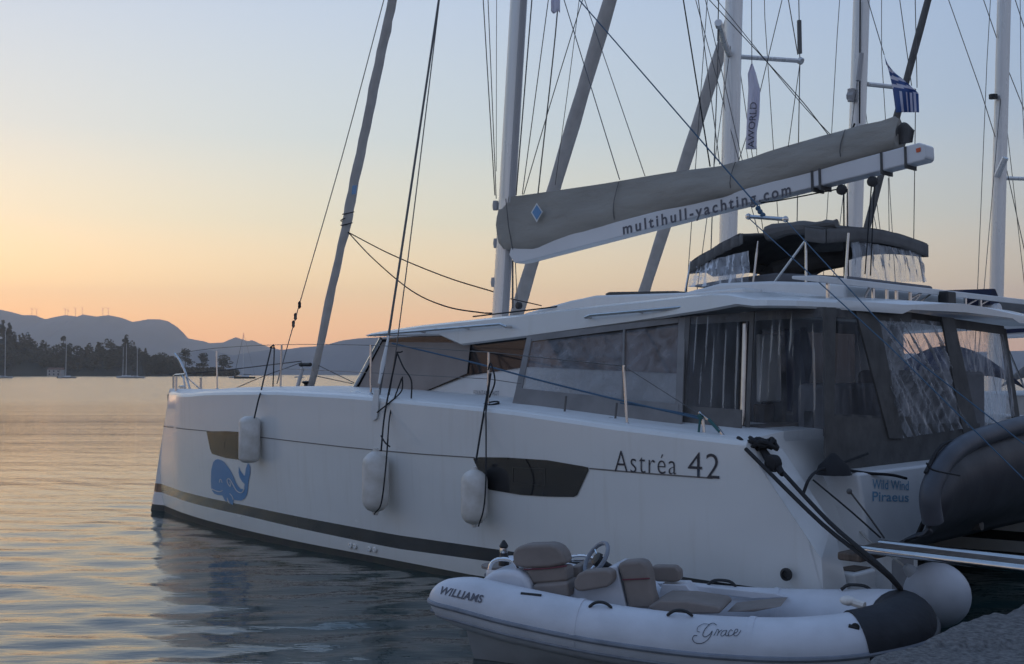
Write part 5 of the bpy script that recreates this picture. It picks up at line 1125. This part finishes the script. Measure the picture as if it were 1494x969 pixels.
eB, aB, dB = yacht('sailing yacht second beyond the catamaran, mast rising behind the end of the boom', 13.5, [(940, 425), (1056, 60)], .14, [(1246, 330), (1257, 0)], .19, 23, M['grey'], 13.6)
yparts(eB, 13.5, 'spreader', M['mastm'], [[.05, (1266, 123, 13.6), (1322, 129, 14.8)], [.07, (1320, 128, 14.8), (1324, 130, 14.8)]])
yparts(eB, 13.5, 'shroud', M['wire'], [[.01, (1334, 130, 14.8), (1336, 130, 14.8), (1333, 360, 15.2)], [.01, (1338, 128, 14.8), (1334, -60, 14.7)], [.01, (1330, 125, 14.8), (1310, -20, 14.7)], [.008, (1296, 260, 14), (1298, 380, 14)], [.008, (1272, 300, 14), (1284, 360, 14)]])
yparts(eB, 13.5, 'radar_bracket', M['mastd'], [[.08, (1242, 130, 13.3), (1242, 148, 13.3)], [.05, (1252, 118, 13.2), (1257, 78, 13.3)], [.1, (1238, 140, 13.3), (1247, 140, 13.3)]])
yparts(eB, 13.5, 'mast_halyard', M['rope'], [[.016, (1255, 0, 13.3), (1254, 180, 13.3)], [.02, (1241, 195, 13.3), (1247, 180, 13.3)]])
eC, aC, dC = yacht('sailing yacht farthest right, its lone mast near the right edge of the view', 17.5, [(1244, 410), (1354, 0)], .085, [(1453, 455), (1465, 0)], .165, 21, M['navy'], 13.7, bagm='dark')
yparts(eC, 17.5, 'spreader', M['mastm'], [[.045, (1462, 260, 17.6), (1500, 261, 18.6)], [.07, (1454, 258, 17.3), (1467, 230, 17.2)]])
yparts(eC, 17.5, 'steaming_light', M['black'], [[.1, (1449, 138, 17.3), (1449, 144, 17.3)]])
yparts(eC, 17.5, 'shroud', M['wire'], [[.01, (1384, 0, 17.5), (1430, 130, 17.3), (1452, 200, 17.3)], [.01, (1384, -30, 17.5), (1384, 0, 17.5)], [.01, (1435, 0, 17.4), (1454, 55, 17.4)], [.01, (1478, -10, 17.6), (1530, 150, 18)], [.01, (1467, 240, 17.6), (1520, 480, 18.5)], [.01, (1470, 100, 17.6), (1510, 200, 18)]])

# ================================================================== FLAGS
def flag_grid(fn, name, m, parent=None, nu_=14, nv_=20): mb = MB(); mb.grid(fn, nu_, nv_); return mb.build(name, m, parent, solid=.004, smooth=80)
e = CF.empty('feather_flag'); tag(e, 'tall narrow white flag with vertical lettering hanging beside the nearest neighbour mast', 'flag')
fx = lambda v: (lambda x, y, off=0: CF.pl(x, y, v - off))
def fmap(a, b, off=0):
    l = interp([0, .12, .3, .6, 1], [1096, 1091, 1092, 1090, 1088], b); r_ = interp([0, .12, .3, .6, .8, 1], [1098, 1103, 1109, 1108, 1104, 1104], b)
    return CF.pl(l + (r_ - l) * a, 93 + 125 * b, 8.7 + .07 * math.sin(a * 7 + b * 5) - off)
flag_grid(fmap, 'flag_cloth', M['flagw'], e, 8, 24)
def fm2(x, y, off): return fmap((x) / 100, y / 100, .03)
text_on('AWORLD', [(75, 98), (75, 45), (18, 45), (18, 98)], fm2, 'lettering', M['lettergr'], e, .0)
mb = MB(); mb.tube([CF.pl(1096.5, -20, 8.7), CF.pl(1097, 95, 8.7)], .008, 5); mb.tube([CF.pl(1104, 217, 8.7), CF.pl(1104, 240, 8.7)], .006, 5); mb.tube([CF.pl(1089, 217, 8.7), CF.pl(1092, 236, 8.7)], .006, 5); mb.build('halyard', M['wire'], e)
e = CF.empty('striped_flag'); tag(e, 'blue and white striped national flag hanging limp beside the second neighbour mast', 'flag')
mb = MB(); n1, n2 = 20, 36
def gmap(a, b):
    l = interp([0, .3, .55, 1], [1290, 1297, 1302, 1307], b); r_ = interp([0, .15, .4, .6, 1], [1293, 1304, 1325, 1340, 1341], b)
    y = 80 + 84 * b + 12 * a * (1 - b) * 1.2; return CF.pl(l + (r_ - l) * a, y, 12.4 + .16 * math.sin(a * 7 + b * 4) * (b + .2))
mb.grid(gmap, n1, n2)
for k in range(len(mb.f)):
    j, i = divmod(k, n1); a_, b_ = (i + .5) / n1, (j + .5) / n2
    if b_ < .6: mb.m[k] = int(b_ * 14 + a_ * .8) % 2
    elif a_ < .5: mb.m[k] = 1 if int(a_ * 12) == 3 else 0
    else: mb.m[k] = int(a_ * 11) % 2
mb.build('flag_cloth', [M['flagb'], M['flagw']], e, solid=.004, smooth=80)
mb = MB(); mb.tube([CF.pl(1266, 0, 12.6), CF.pl(1290, 80, 12.4)], .009, 5); mb.tube([CF.pl(1307, 160, 12.4), CF.pl(1326, 205, 12.4)], .009, 5); mb.tube([CF.pl(1266, 0, 12.6), CF.pl(1250, -60, 12.8)], .009, 5); mb.build('halyard', M['wire'], e)
e = CF.empty('burgee'); tag(e, 'small torn burgee at the top edge right of the main mast', 'flag')
mb = MB(); mb.grid(lambda a, b: CF.pl(804 + 13 * a, -16 + 36 * b + 3 * math.sin(a * 6) - 4 * (1 - a), 3.2 + .05 * math.sin(a * 7)), 8, 8); mb.build('flag_cloth', M['flagw'], e, solid=.004, smooth=80)
